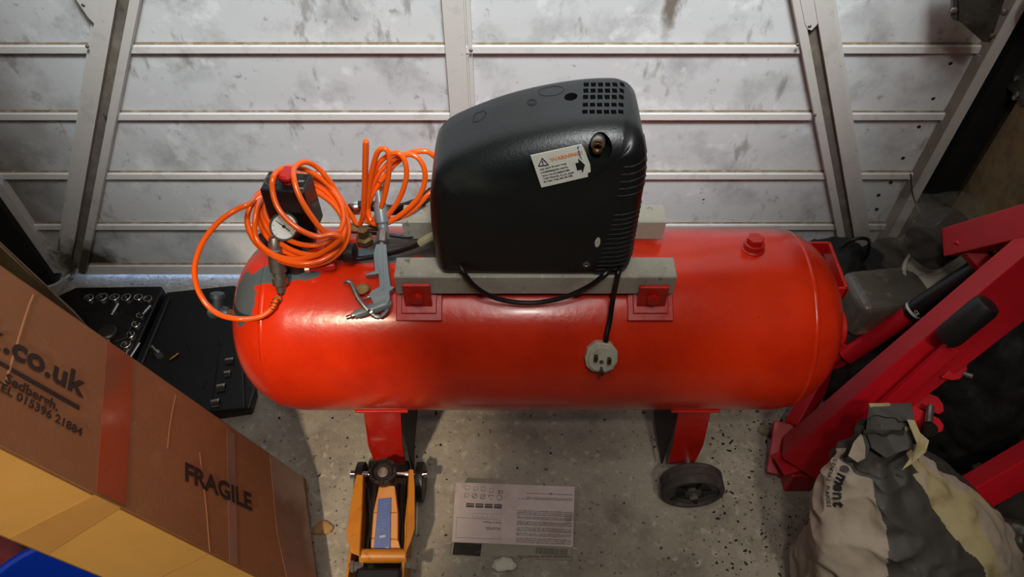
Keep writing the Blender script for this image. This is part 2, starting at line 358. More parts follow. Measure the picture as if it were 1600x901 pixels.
gusset([(1246, -20), (1258, 38), (1262, 46), (1268, 48), (1276, 40), (1284, 26), (1304, -8), (1310, -20)])
gusset([(74, 386), (99, 398), (118, 412), (113, 430), (106, 437), (98, 432)], y=DY - .03)
def disc(px, py, y, r, m, nm='screw', dx=0):
    c = Yp(px, py, y); MB().lathe(c + Vector((0, .002, 0)), (0, -1, 0), [(0, r), (.0025, r), (.0035, r * .6)], 12).build(nm, m, door, smooth=True)
for p in ((130, 8), (153, 41), (164, 180), (1286, 9), (1265, 41), (1273, 180), (736, 79), (706, 185), (136, 73), (1247, 70)): disc(p[0], p[1], DY - .029, .0035, M_steel)
for p in ((1485, 99), (1458, 154), (1436, 198), (1411, 247), (1392, 285), (1373, 305), (1370, 327), (1289, 77), (1272, 24)): disc(p[0], p[1], DY - .0005, .0042, M_debris, 'rivet_hole')
MB().lathe(Yp(1099, 311, DY) + Vector((0, .001, 0)), (0, -1, 0), [(0, .004), (.002, .004), (.003, .002)], 10).build('paint_spot', mat('magenta', '#a01878', .5), door)
# spring cover plate, top right, standing proud of the door
pl = thing('spring_plate', 'dark galvanised plate with screws at the top right corner of the garage door', 'metal plate', (.86, 1.2, .8))
pp = [Yp(a, b, 1.20) for a, b in ((1490, -60), (1489, 16), (1485, 24), (1490, 32), (1500, 34), (1536, 66), (1548, 67), (1590, -60))]
MB().prism(pp, (0, .012, 0)).build('plate', M_galv, pl, bevel=.001)
MB().prism([Yp(a, b, 1.199) for a, b in ((1497, -60), (1497, 30), (1503, 32), (1512, -60))], (0, -.006, 0)).build('lip', M_galv, pl, bevel=.001)
MB().box((.93, 1.225, .95), (.03, .05, .3)).build('bracket', M_galv, pl)
for a, b in ((1491, 16), (1569, 19), (1550, 56)):
    MB().lathe(Yp(a, b, 1.20) + Vector((0, .001, 0)), (0, -1, 0), [(0, .006), (.003, .006), (.005, .003)], 12).build('screw', M_steel, pl, smooth=True)

# right-hand wall boards and bracket
XW = 1.025
for y0, y1, zt, m, lab in ((.86, 1.015, 2.3, M_board, 'pale upright board on the right wall'), (1.045, 1.24, 2.3, M_board2, 'grimy brown upright board beside the black door frame'), (.60, .845, 2.3, M_board2, 'dark board nearer the red hoist on the right wall')):
    tag(MB().box((XW - .012, (y0 + y1) / 2, zt / 2 + .1), (.024, y1 - y0, zt)).build('wall_board', m, bevel=.002), lab, 'board', 'upright boards on the right wall')
bk = thing('wall_bracket', 'rusty steel bracket bolted to the boards at the top right', 'bracket', (XW - .03, 1.1, .8))
MB().prism([Xp(a, b, XW - .026) for a, b in ((1562, 97), (1600, 60), (1640, 60), (1640, 150), (1598, 166), (1590, 150), (1568, 130), (1545, 138))], (-.004, 0, 0)).build('plate', M_galv, bk, bevel=.001)
for a, b in ((1563, 105), (1556, 128), (1590, 122), (1593, 147), (1588, 152)):
    MB().lathe(Xp(a, b, XW - .029), (-1, 0, 0), [(0, .006), (.006, .006), (.007, .003)], 8).build('bolt', M_steel, bk)

# ------------------------------------------------------------------ the compressor
comp = thing('air_compressor', 'red horizontal tank air compressor with black plastic motor cover on pale rails', 'compressor', (.05, .89, 0))
TY, TZ, TR = .893, .35, .176
def tankhit(px, py):
    d = ray(px, py); oy, oz = -TY, CH - TZ
    a = d.y ** 2 + d.z ** 2; b = 2 * (d.y * oy + d.z * oz); c = oy * oy + oz * oz - TR * TR
    q = b * b - 4 * a * c; k = (-b - math.sqrt(max(q, 0))) / 2 / a
    return O + d * k
def tn(p): return Vector((0, p.y - TY, p.z - TZ)).normalized()
x0, x1, hd = -.520, .613, .135
prof = [(x0 + hd * (1 - math.cos(PI / 2 * k / 20)), max(TR * math.sin(PI / 2 * k / 20) ** .74, .0001)) for k in range(21)]
def seam(x): return [(x - .006, TR), (x - .004, TR + .0022), (x + .003, TR + .0022), (x + .005, TR)]
p2 = [(x1 - (t - x0), r) for t, r in prof][::-1]
prof = prof + [(0, TR)] + p2[1:]
MB().lathe((0, TY, TZ), (1, 0, 0), prof, 96).build('tank', M_tank, comp, smooth=True, sharp=50)
for xs, sd in ((x0 + .090, 1), (x1 - .090, -1)):
    cs = max(0, 1 - .090 / hd); rs = TR * (1 - cs * cs) ** .37
    MB().lathe((xs - .006, TY, TZ), (1, 0, 0), [(0, rs - .002), (.003, rs + .0012), (.009, rs + .0016), (.012, rs - .002)], 96).build('weld_seam', M_tank, comp, smooth=True, sharp=60)
# end boss and handle at the right-hand end
MB().lathe((x1 - .04, TY - .03, TZ + .01), (1, 0, 0), [(0, .04), (.046, .04), (.050, .035), (.050, .022), (.04, .02)], 32).build('end_boss', M_red, comp, smooth=True)
hp = MB()
hy0, hy1, hz = .885, 1.0, .435
for p, q in (((.555, hy0), (.614, hy0)), ((.555, hy1), (.614, hy1))):
    hp.box(((p[0] + q[0]) / 2, p[1], hz), (.06, .006, .03))
hp.box((.613, (hy0 + hy1) / 2, hz), (.006, hy1 - hy0 + .006, .03))
hp.build('end_handle', M_red, comp, bevel=.001)
# legs
def leg(xc, w, bot):
    g = MB()
    xl, xr = xc - w / 2, xc + w / 2
    sg = -1 if xc < 0 else 1; k_ = .016 * sg
    g.prism([(xl, .738, .262), (xr, .738, .262), (xr + k_ * .7, .738, .13), (xr + k_ - .006 * (sg > 0), .742, bot), (xl + k_ + .008 * (sg < 0), .742, bot), (xl + k_ * .7, .738, .13)], (0, .004, 0))
    g.box((xc, .742, .268), (w + .03, .02, .006))
    o = g.build('leg', M_red, comp, bevel=.001)
    s = MB()
    for x in (xl + .002, xr - .002):
        s.prism([(x - .002, .742, .262), (x - .002, .742, bot), (x - .002, .79, max(bot, .04)), (x - .002, 1.0, max(bot, .04)), (x - .002, 1.045, .10), (x - .002, 1.045, .26), (x - .002, 1.0, .22), (x - .002, .893, .18), (x - .002, .79, .215)], (.004, 0, 0))
    s.build('cradle', M_redshade, comp)
    return o
leg(-.246, .070, .0); leg(.346, .062, .045)
# wheels
def wheel(c, r, w, par, nm='wheel'):
    c = Vector(c); ax = Vector((0, -1, 0))
    h = w / 2
    o = MB().lathe(c, ax, [(-h, r * .70), (-h, r * .93), (-h + .004, r), (-h * .45, r), (-h * .4, r * .965), (-h * .25, r * .965), (-h * .2, r), (h * .2, r), (h * .25, r * .965), (h * .4, r * .965), (h * .45, r), (h - .004, r), (h, r * .93), (h, r * .84), (h - .006, r * .82), (h - .010, r * .3), (h - .002, r * .26), (h, r * .2)], 40).build(nm, mat('tyre', '#3b3633', .75, spots=(('#5a5048', 40, .5, .7, .6),), bump=.0008, bscale=90), par, smooth=True, sharp=30)
    MB().lathe(c + ax * (h - .0095), ax, [(0, r * .81), (.0012, r * .81), (.002, r * .3)], 32).build('hub_disc', M_hole, o, smooth=True)
    s = MB()
    for k in range(5):
        a = 2 * PI * k / 5; d = Vector((math.cos(a), 0, math.sin(a))); s.box(c + ax * (h - .006) + d * r * .55, (r * .5, .006, .007), R=Matrix.Rotation(-a, 3, 'Y'))
    s.build('spoke', M_hole, o)
    MB().prism(hexpts(c + ax * (h - .004), ax, .010), ax * .010).build('axle_nut', M_steel, o, bevel=.001)
    return o
wheel((.368, .683, .0635), .0635, .042, comp)
MB().tube([(.368, .66, .0635), (.368, .76, .0635)], .007).build('axle', M_steel, comp)
MB().tube([(.330, 1.03, .0635), (.330, 1.09, .0635)], .007).build('axle', M_steel, comp)
wheel((.330, 1.09, .0635), .0635, .042, comp)
MB().box((-.246, 1.0, .02), (.06, .09, .04)).build('foot', M_redshade, comp)
# rails
for yc in (.8275, .956):
    r = MB(); s = -1 if yc < .9 else 1
    xa, xb = (-.193, .270)
    sec = [(-.0225, -.042), (-.0225, -.002), (-.0205, 0), (.0205, 0), (.0225, -.002), (.0225, -.042), (.0195, -.042), (.0195, -.004), (-.0195, -.004), (-.0195, -.042)]
    r.rings([[Vector((x, yc + a, .57 + b)) for a, b in sec] for x in (xa, xb)])
    r.build('mounting_rail', M_rail, comp)
# brackets on welded pads
def bracket(px0, px1, py0, py1):
    a = Yp(px0, py0, .797); b = Yp(px1, py0, .797); zb = Yp(px0, py1, .797).z
    g = MB().box(((a.x + b.x) / 2, .797, (a.z + zb) / 2), (b.x - a.x, .008, a.z - zb))
    o = g.build('bracket', M_red, comp, bevel=.0015)
    c = Vector(((a.x + b.x) / 2, .797, (a.z + zb) / 2 + .004)); h = MB().prism(hexpts(c + Vector((0, -.004, 0)), (0, 1, 0), .0115, .2), (0, -.008, 0)); h.build('bolt', M_red, o, bevel=.001)
    n = Vector((0, -.53, .848)).normalized(); t = Vector((0, .848, .53)).normalized()
    p = Vector((c.x, TY, TZ)) + n * (TR + .003)
    R = Matrix(((1, 0, 0), (0, t.y, n.y), (0, t.z, n.z)))
    MB().box(p, (.078, .050, .008), R=R).build('pad', M_red, comp, bevel=.0015)
    MB().box(p + n * .005 + t * .004, (.060, .034, .006), R=R).build('pad', M_red, comp, bevel=.0015)
bracket(628, 672, 444, 483); bracket(1000, 1046, 447, 483)
MB().tube([Vector((.20, .99, .53)), Vector((.20, .99, .558))], .012).build('rear_stud', M_red, comp)
# drain plug on top
c = Vector((.428, .912, .522)); n = Vector((0, .1, 1)).normalized()
pb = MB().lathe(c - n * .01, n, [(0, .022), (.014, .021), (.016, .018), (.026, .018), (.027, .0165)], 28).build('plug_boss', M_red, comp, smooth=True)
MB().prism(hexpts(c + n * .017, n, .0155, .3), n * .011).build('hex_plug', M_red, pb, bevel=.0015)

# ---- motor cover
OUT = [(-.125, .70), (-.1225, .745), (-.1135, .776), (-.097, .795), (-.070, .811), (-.038, .826), (-.005, .839), (.028, .849), (.062, .857), (.093, .8625), (.122, .8655), (.150, .866), (.168, .863), (.182, .855), (.192, .838), (.1975, .81),
       (.2, .77), (.2, .72), (.2, .67), (.2, .63), (.200, .600), (.195, .580), (.184, .571), (.15, .569), (.08, .569), (0, .570), (-.06, .572), (-.104, .572), (-.118, .576), (-.1235, .588), (-.1245, .62), (-.1255, .66)]
OUT = [(a - (.006 if a > .16 else 0), b - .0145 * max(0, min(1, (b - .66) / .08))) for a, b in OUT]
ol = [Vector((p.x, 0, p.y)) for p in cat_([Vector((a, b, 0)) for a, b in OUT], 5, closed=True)]
# clockwise seen from the camera: inward normals
def inn(i):
    t = (ol[(i + 1) % len(ol)] - ol[i - 1]).normalized(); return Vector((t.z, 0, -t.x))
cen = Vector((.04, 0, .70)); NI = []
for i in range(len(ol)):
    v = inn(i); NI.append(v if v.dot(cen - ol[i]) > 0 else -v)
def rad(p, nrm):
    up = max(0, -nrm.z); side = abs(nrm.x); dn = max(0, nrm.z)
    return .050 * up ** 1.3 + (.018 if nrm.x > 0 else .016) * side ** 1.5 + .006 * dn + .004
RF = [rad(ol[i], NI[i]) for i in range(len(ol))]
for _ in range(6): RF = [(RF[i - 1] + RF[i] + RF[(i + 1) % len(RF)]) / 3 for i in range(len(RF))]
yf, yb = .808, .968
R = []
capc = Vector((.04, 0, .70))
for q_ in (.03, .25, .5, .75): R.append([capc.lerp(p + NI[i] * (RF[i] + .006), q_) + Vector((0, yf - .0004 - .004 * (1 - q_ * q_), 0)) for i, p in enumerate(ol)])
for k in (-1,) + tuple(range(0, 10)):
    a = PI / 2 * max(k, 0) / 9; row = []
    for i, p in enumerate(ol):
        r = RF[i]; ins = r * (1 - math.sin(a)) + (.006 if k < 0 else 0)
        row.append(p + NI[i] * ins + Vector((0, yf + r * (1 - math.cos(a)) - (.0004 if k < 0 else 0), 0)))
    R.append(row)
for yy in (.875, .90, .92): R.append([p + Vector((0, yy, 0)) for p in ol])
for k in range(1, 8):
    a = PI / 2 * k / 7; R.append([p + NI[i] * .03 * (1 - math.cos(a)) + Vector((0, yb - .03 + .03 * math.sin(a), 0)) for i, p in enumerate(ol)])
sh_m = MB().rings(R, M_shroud)
sh = sh_m.build('motor_cover', None, comp, smooth=True, sharp=60)
bvh = BVHTree.FromPolygons([tuple(v) for v in sh_m.v], sh_m.f)
def sh_hit(px, py):
    h = bvh.ray_cast(O, ray(px, py).normalized()); n = h[1]
    if n is not None and n.dot(ray(px, py)) > 0: n = -n
    return h[0], n
# vent slots and holes are cut through the shell
cut = MB()
for r_ in range(5):
    for c_ in range(6):
        px = 916 + c_ * 11.2 - r_ * .5; py = [132, 141.5, 151.5, 163.5, 174.5][r_]
        p, n = sh_hit(px, py)
        if p is None: continue
        n = (n * .5 + Vector((0, 0, 1)) * .5).normalized()
        t = Vector((1, 0, 0)); u = n.cross(t).normalized()
        cut.box(p, (.0074, .0105 if r_ < 3 else .0092, .022), R=Matrix((t, u, n)).transposed())
p, n = sh_hit(892, 151); cut.lathe(p - n * .02, n, [(0, .0095), (.04, .0095)], 20)
pf, nf = sh_hit(938, 232); cut.lathe(pf - Vector((0, -1, 0)) * .022, (0, -1, 0), [(0, .0165), (.044, .0165)], 28)
co = cut.build('cutter', M_hole)
bo = sh.modifiers.new('cut', 'BOOLEAN'); bo.operation = 'DIFFERENCE'; bo.object = co; bo.solver = 'EXACT'
bpy.context.view_layer.update()
dg = bpy.context.evaluated_depsgraph_get()
nm_ = bpy.data.meshes.new_from_object(sh.evaluated_get(dg)); sh.modifiers.clear(); sh.data = nm_
bpy.data.objects.remove(co)
# brass inlet fitting inside the round hole
fc = pf + Vector((-.0035, .006, .004)); fa = Vector((-.1, -1, .25)).normalized()
ff = MB().lathe(fc - fa * .02, fa, [(0, .0105), (.022, .0105), (.025, .009), (.025, .0062), (.012, .006)], 24, cap=False).build('inlet_collar', M_steel, sh, smooth=True)
MB().lathe(fc + fa * .004 + Vector((.0, 0, -.003)), fa, [(0, .0075), (.008, .0078), (.008, .0055), (.0, .005)], 20, cap=False).build('brass_insert', M_brass, sh, smooth=True)
# embossed marks on top
def patch_line(pts, r, m, name, par, closed=False, dz=.0):
    q = []
    for a, b in pts:
        p, n = sh_hit(a, b)
        if p is not None: q.append(p + n * dz)
    if closed: q.append(q[0])
    MB().tube(q, r, 6).build(name, m, par, smooth=True)
patch_line([(861 + 20 * math.cos(a), 142 + 7.5 * math.sin(a) - 2 * math.cos(a)) for a in [2 * PI * k / 24 for k in range(24)]], .0006, M_hole, 'moulded_ring', sh, True)
patch_line([(831 + 7 * math.cos(a), 160 + 4.6 * math.sin(a)) for a in [2 * PI * k / 16 for k in range(16)]], .0009, M_hole, 'moulded_ring', sh, True)
patch_line([(831 + 4 * math.cos(a), 160 + 2.6 * math.sin(a)) for a in [2 * PI * k / 16 for k in range(16)]], .0005, M_hole, 'moulded_ring', sh, True)
patch_line([(742, 178), (756, 173), (760, 176), (757, 183), (748, 189), (739, 191), (740, 183)], .0008, M_hole, 'moulded_square', sh, True)
p, n = sh_hit(916, 413)
MB().lathe(p - n * .001, n, [(0, .006), (.002, .006), (.002, .003), (.0, .002)], 16).build('cover_screw', M_steel, sh, smooth=True)
# fins wrapping the right front corner
def fin(z, x_start, dzr=.0):
    q = []
    for k in range(13):
        t = k / 12
        if t < .4: o_ = Vector((x_start + (.176 - x_start) * t / .4, .6, z)); d = Vector((0, 1, 0))
        else:
            a = PI / 2 * (t - .4) / .6; tgt = Vector((.165, .85 + .02 * math.sin(a), z + .010 * math.sin(a))); d = Vector((-math.sin(a), math.cos(a), 0)); o_ = tgt - d * .4
        h = bvh.ray_cast(o_, d)
        if h[0] is None: continue
        nn = h[1] if h[1].dot(d) < 0 else -h[1]; q.append(h[0] + nn * .0007)
    if len(q) > 3:
        MB().tube(q, [.0005] + [.0013] * (len(q) - 2) + [.0005], 7).build('fin', M_crease, sh, smooth=True)
for k in range(5): fin(.800 - k * .0135, .156 - k * .0008)
for k in range(14): fin(.708 - k * .0102, .152 - k * .0014)
# warning label on the front face
LN = Vector((0, -1, 0.0)); LP = Vector((0, yf - .0032, .7))
def L_(a, b): return onpl(a, b, LP, LN)
lab = MB().prism([L_(a, b) for a, b in ((829, 243), (909, 225.5), (913, 233), (917, 244), (922, 257), (923, 268), (918, 271), (919, 276), (846, 293))], (0, .001, 0)).build('warning_label', M_label, sh)
def T(s, a, b, m=M_ink, bold=0): return text(s, L_(*a), L_(*b), LN, m, sh, 'label_lettering', .0004, bold)
T('WARNING!', (861, 252), (911, 240), M_warn, .03)
for s, a, b in (('DO NOT START THIS', (844, 266), (885, 256.5)), ('COMPRESSOR UNTIL', (845, 271), (888, 261.5)), ('YOU HAVE REMOVED', (847, 276), (891, 266)), ('THIS TRAVEL PLUG AND', (849, 280.5), (897, 270)), ('FITTED THE AIR FILTER', (850, 285.5), (895, 275))): T(s, a, b, M_ink, .01)
def flatm(pix, m, nm, lift=.0006): return MB().prism([L_(a, b) + LN * lift for a, b in pix], (0, -.0002, 0)).build(nm, m, sh)
flatm([(899, 254.5), (904, 253.5), (903.5, 247), (914, 257), (910, 270), (908.5, 264), (902, 265.5)], M_ink, 'label_arrow')
tri = MB()
tp = [Vector(L_(a, b)) + LN * .0006 for a, b in ((847, 246.5), (841.5, 259), (857, 257))]
tri.tube([tp[0], tp[1]], .0006, 6); tri.tube([tp[1], tp[2]], .0006, 6); tri.tube([tp[2], tp[0]], .0006, 6); tri.build('warning_triangle', M_ink, sh)
T('!', (847.2, 257), (849.2, 256.6), M_ink, .03)
bl_ = MB(); bl_.prism([L_(a, b) + LN * .0009 for a, b in ((902, 228), (904.5, 227.5), (904.5, 231), (902, 231.5))], (0, -.0002, 0)); bl_.prism([L_(a, b) + LN * .0009 for a, b in ((903, 234), (905, 234), (907, 243), (910, 249), (905.5, 243))], (0, -.0002, 0)); bl_.build('ink_mark', M_blueink, sh)

# ---- cables on the compressor
def ptube(pts, r, name, m, par, n=8, y=None):
    P = cat_([Yp(a, b, c) for a, b, c in pts], n)
    return MB().tube(P, r, 10).build(name, m, par, smooth=True)
ptube([(716, 410, .815), (724, 425, .799), (742, 447, .792), (768, 463, .790), (805, 472, .789), (845, 472, .789), (885, 463, .790), (920, 447, .794), (943, 430, .797), (955, 418, .81)], .0042, 'power_cable', M_cable, comp)
pw = []
for a, b, c in ((972, 412, .82), (966, 427, .797), (962, 445, .795), (957, 470, .790)): pw.append(Yp(a, b, c))
for a, b in ((951, 500), (946, 522), (944, 536)):
    h = tankhit(a, b); pw.append(h + tn(h) * .014)
MB().tube(cat_(pw, 8), .0046, 10).build('plug_lead', M_cable, comp, smooth=True)
# mains plug
h = tankhit(938, 553); n = tn(h); n = (n + Vector((0, -.1, .05))).normalized(); c = h + n * .003
u = Vector((1, 0, 0)); v = n.cross(u).normalized()
u, v = (u * math.cos(.12) - v * math.sin(.12)), (v * math.cos(.12) + u * math.sin(.12))
if v.z < 0: v = -v
def PP(a, b, k=0): return c + u * a + v * b + n * k
shape = [(-.013, .028), (.013, .028), (.026, .014), (.028, -.004), (.023, -.018), (.012, -.026), (-.012, -.026), (-.023, -.018), (-.028, -.004), (-.026, .014)]
pg = MB().prism([PP(a, b) for a, b in shape], n * .016).build('mains_plug', M_plug, comp, bevel=.003, seg=3)
MB().prism([PP(a * .82, b * .82, .016) for a, b in shape], n * .005).build('plug_face', M_plug, pg, bevel=.0015)
for a, b, w_, h_, L in ((-.0115, .004, .0062, .009, .011), (.0115, .002, .0062, .009, .011), (.001, -.017, .0040, .009, .020)):
    MB().prism([PP(a - w_ / 2, b - h_ / 2, .02), PP(a + w_ / 2, b - h_ / 2, .02), PP(a + w_ / 2, b + h_ / 2, .02), PP(a - w_ / 2, b + h_ / 2, .02)], n * L).build('pin', M_prong, pg, bevel=.0006)
MB().lathe(PP(0, -.004, .02), n, [(0, .004), (.002, .004), (.0015, .002)], 14).build('plug_screw', M_steel, pg)

# ---- pressure switch, gauge, regulator, pipework on the left
bx0, bx1, by0, by1, bz0, bz1 = -.408, -.332, .898, .948, .575, .672
R_ = Matrix.Rotation(math.radians(-6), 3, 'Z')
sw = MB().box(((bx0 + bx1) / 2, (by0 + by1) / 2, (bz0 + bz1) / 2), (bx1 - bx0, by1 - by0, bz1 - bz0), R=R_, taper=.97).build('pressure_switch', M_switch, comp, bevel=.004, seg=3)
kc = Vector((-.366, .925, bz1))
MB().lathe(kc, (0, 0, 1), [(-.002, .011), (.008, .010), (.010, .015), (.016, .016), (.020, .013)], 20).build('switch_knob', M_redknob, sw, smooth=True)
MB().lathe(Vector((-.392, .926, bz1 - .0005)), (0, 0, 1), [(0, .014), (.0012, .014), (.0012, .011), (.0004, .0105)], 24).build('switch_dial', M_print, sw, smooth=True)
A = Vector((-.352, .905, bz1)); text('AUTO', A + Vector((.002, 0, 0)), A + Vector((.014, -.002, 0)), (0, 0, 1), M_label, sw, 'switch_lettering', .001)
text('OFF', A + Vector((.002, .016, 0)), A + Vector((.012, .015, 0)), (0, 0, 1), M_label, sw, 'switch_lettering', .001)
MB().box((-.37, .925, .556), (.045, .04, .05)).build('switch_base', M_grease, comp, bevel=.004)
MB().lathe((-.37, .925, .50), (0, 0, 1), [(0, .022), (.02, .022), (.022, .014), (.06, .014)], 20).build('switch_riser', M_steel, comp, smooth=True)
gd = Vector((0.03, -.62, .78)).normalized(); gc = Yp(444, 354, .882)
MB().lathe(gc - gd * .024, gd, [(0, .018), (.004, .024), (.022, .0245), (.027, .024), (.027, .021), (.024, .0205)], 36).build('gauge_body', M_rubber, comp, smooth=True)
g = MB().lathe(gc, gd, [(0, .0206), (.0012, .0206)], 36).build('gauge_dial', M_white, comp)
gu = gd.cross(Vector((0, 0, 1))).normalized() * -1; gv = gd.cross(gu) * -1
if gv.z < 0: gv = -gv
if gu.x < 0: gu = -gu
MB().prism([gc + gd * .0013 + gu * a + gv * b for a, b in ((-.013, .0095), (-.0125, .0105), (.0105, -.0072), (.0095, -.0088))], gd * .0005).build('gauge_needle', M_ink, g)
MB().lathe(gc + gd * .001, gd, [(0, .0028), (.0015, .0028)], 14).build('gauge_pivot', M_ink, g)
tk = MB()
for k in range(11):
    a = math.radians(225 - 27 * k); e = gu * math.cos(a) + gv * math.sin(a); tt = gd.cross(e)
    tk.prism([gc + gd * .0012 + e * .016 + tt * .0004, gc + gd * .0012 + e * .016 - tt * .0004, gc + gd * .0012 + e * .019 - tt * .0004, gc + gd * .0012 + e * .019 + tt * .0004], gd * .0003)
tk.build('gauge_mark', M_ink, g)
# regulator bodies
MB().lathe(Vector((-.375, .875, .53)), (0, 0, 1), [(-.01, .022), (.0, .026), (.02, .026), (.028, .018), (.04, .016)], 26).build('regulator', M_grease, comp, smooth=True)
MB().lathe(Vector((-.44, .90, .555)), (1, 0, 0), [(0, .010), (.004, .016), (.03, .016), (.034, .012), (.06, .012)], 22).build('regulator_arm', M_grease, comp, smooth=True)
MB().lathe(Vector((-.32, .88, .552)), (1, -.1, 0), [(0, .012), (.03, .012), (.034, .018), (.05, .018), (.054, .01)], 22).build('valve_body', M_grease, comp, smooth=True)
MB().lathe(Vector((-.343, .852, .543)), (1, .05, .02), [(0, .008), (.038, .0085), (.042, .006)], 16).build('red_valve_handle', M_redknob, comp, smooth=True)
MB().lathe(Vector((-.352, .850, .543)), (1, .05, .02), [(0, .0085), (.008, .0085)], 6).build('valve_nut', M_steel, comp)
MB().lathe(Vector((-.262, .925, .53)), (0, 0, 1), [(0, .016), (.01, .016), (.013, .01), (.03, .01)], 6).build('pipe_boss', M_oldbrass, comp)
# outlet coupler hanging over the front of the tank
oc = [Yp(a, b, c) for a, b, c in ((431, 388, .862), (433, 400, .855), (436, 425, .842))]
ax = (oc[2] - oc[0]).normalized()
MB().lathe(oc[0] - ax * .02, ax, [(0, .009), (.01, .012), (.02, .012), (.022, .0145), (.06, .0145), (.062, .011), (.07, .011), (.071, .0135), (.084, .0135), (.087, .009), (.098, .0085)], 26).build('outlet_coupler', M_steel, comp, smooth=True)
ocend = oc[0] + ax * .075
# pipes behind
ptube([(592, 357, .950), (575, 356, .952), (558, 357, .955), (540, 358, .955)], .0052, 'brass_pipe', M_oldbrass, comp)
ptube([(640, 352, .95), (655, 358, .945), (640, 370, .935), (600, 366, .935), (570, 363, .945), (556, 361, .95)], .0034, 'black_air_line', M_cable, comp)
ptube([(520, 400, .872), (535, 403, .872), (560, 404, .872), (590, 400, .873), (620, 393, .872), (650, 383, .871), (662, 377, .87)], .0046, 'switch_cable', M_cable, comp)
ptube([(657, 380, .870), (666, 374, .870), (676, 369, .872), (690, 366, .875)], .0075, 'cable_sleeve', M_glass, comp)
MB().lathe(Yp(562, 357, .954), (-1, .02, 0), [(0, .0095), (.016, .0095), (.018, .007), (.03, .007)], 6).build('brass_nut', M_oldbrass, comp)
ptube([(548, 326, .99), (560, 322, .99), (585, 322, .99), (612, 328, .99), (650, 318, .985), (676, 300, .975)], .010, 'rubber_pipe', M_rubber, comp)
MB().lathe(Yp(548, 324, .99), (1, 0, 0), [(0, .012), (.004, .0135), (.014, .0135), (.018, .011)], 20).build('hose_clip', M_chrome, comp, smooth=True)
ptube([(637, 352, .96), (646, 350, .96), (652, 352, .96)], .0042, 'red_wire_end', M_redknob, comp)
MB().lathe(Yp(667, 353, .95), (.1, -.6, .7), [(-.01, .006), (.004, .006), (.006, .004)], 14).build('rail_screw', M_steel, comp)
# drain valve at the left-hand end
dv = Vector((-.60, .86, .30)); dvp = Yp(340, 488, .92)
MB().tube(cat_([dvp + Vector((.075, -.02, .0)), dvp + Vector((.045, -.01, .0)), dvp + Vector((.02, 0, .0))], 4), .008).build('drain_pipe', M_oldbrass, comp, smooth=True)
MB().lathe(dvp + Vector((.022, 0, 0)), (-1, .1, 0), [(0, .010), (.012, .012), (.018, .010), (.024, .014), (.036, .014), (.040, .010)], 20).build('drain_valve', M_valve, comp, smooth=True)
MB().lathe(dvp + Vector((.0, 0, .0)), (.1, .5, .8), [(0, .010), (.03, .009), (.032, .014), (.040, .013)], 14).build('drain_tap', M_valve, comp, smooth=True)

# ------------------------------------------------------------------ orange hose
hose = thing('air_hose', 'glossy orange coiled air hose draped over the gauges on the left of the tank', 'hose', (-.35, .9, .53))
HP = []
e = Yp(437, 463, .80); HP += [ocend, ocend + ax * .02]
def hz(l):
    global HP
    for a, b, c in l: HP.append(Yp(a, b, c))
hz([(433, 468, .806), (424, 483, .790), (405, 495, .776), (375, 498, .768), (345, 492, .775), (322, 474, .79), (307, 445, .81), (305, 412, .83), (317, 378, .85), (340, 348, .87), (368, 328, .885), (392, 317, .90)])
def ringpt(cx, cy, a, b, rot, th, zoff):
    x = a * math.cos(th); y = b * math.sin(th); px = cx + x * math.cos(rot) - y * math.sin(rot); py = cy + x * math.sin(rot) + y * math.cos(rot)
    yy = .838 + (412 - py) / 135 * .165 + zoff
    return (px, py, yy)
# main bundle: five turns; angle pi is the left, going over the back (negative sine)
loops = [(468, 346, 80, 64, .32), (464, 354, 80, 60, .30), (472, 336, 70, 56, .46), (462, 358, 79, 60, .36), (474, 328, 66, 52, .50)]
th = PI * 1.08
for i, (cx, cy, a, b, r) in enumerate(loops):
    for k in range(12):
        t = th + 2 * PI * k / 12
        f = k / 12; nx = loops[min(i + 1, len(loops) - 1)]
        q = [c0 * (1 - f) + c1 * f for c0, c1 in zip((cx, cy, a, b, r), nx)]
        p = ringpt(q[0], q[1], q[2], q[3], q[4], t, -.004 * i)
        hz([p])
hz([(400, 330, .90), (402, 375, .866), (440, 402, .842), (490, 400, .840), (530, 375, .85)])
# loop A and loop B standing over the switch box
hz([(520, 366, .852), (494, 369, .846), (463, 355, .850), (437, 329, .868), (426, 300, .888), (427, 277, .905), (438, 265, .93), (456, 261, .955), (480, 266, .968), (508, 284, .968), (532, 312, .952), (542, 342, .928), (530, 362, .885), (508, 362, .858), (488, 340, .864), (468, 307, .882),
    (459, 278, .905), (461, 261, .935), (476, 253, .955), (494, 260, .968), (513, 280, .968), (533, 311, .965), (548, 335, .957), (559, 350, .950), (566, 341, .948), (569, 300, .948)])
hz([(571, 228, .948), (572, 224, .951), (572.5, 230, .960), (571, 300, .968), (574, 342, .962), (583, 347, .952)])
hz([(575, 335, .957), (577, 290, .962), (588, 242, .962), (600, 232, .960), (608, 244, .957), (606, 282, .953), (595, 325, .946), (580, 347, .945), (572, 338, .958),
    (575, 300, .967), (590, 258, .972), (610, 241, .972), (624, 240, .967), (634, 256, .962), (634, 282, .956), (622, 314, .949), (602, 340, .941), (585, 350, .940), (575, 335, .955),
    (578, 300, .967), (596, 266, .975), (622, 245, .977), (645, 242, .976), (660, 256, .969), (664, 280, .962), (654, 308, .952), (628, 334, .942), (600, 350, .936), (580, 345, .945), (576, 320, .962),
    (590, 290, .972), (612, 262, .982), (636, 241, .988), (658, 236, .990), (674, 240, .990), (690, 260, .988), (690, 285, .984), (668, 305, .965), (645, 328, .950), (618, 342, .944), (598, 338, .952), (590, 322, .965), (591, 306, .972), (594, 290, .975)])
MB().tube(cat_(HP, 7), .0046, 12).build('hose', M_orange, hose, smooth=True)
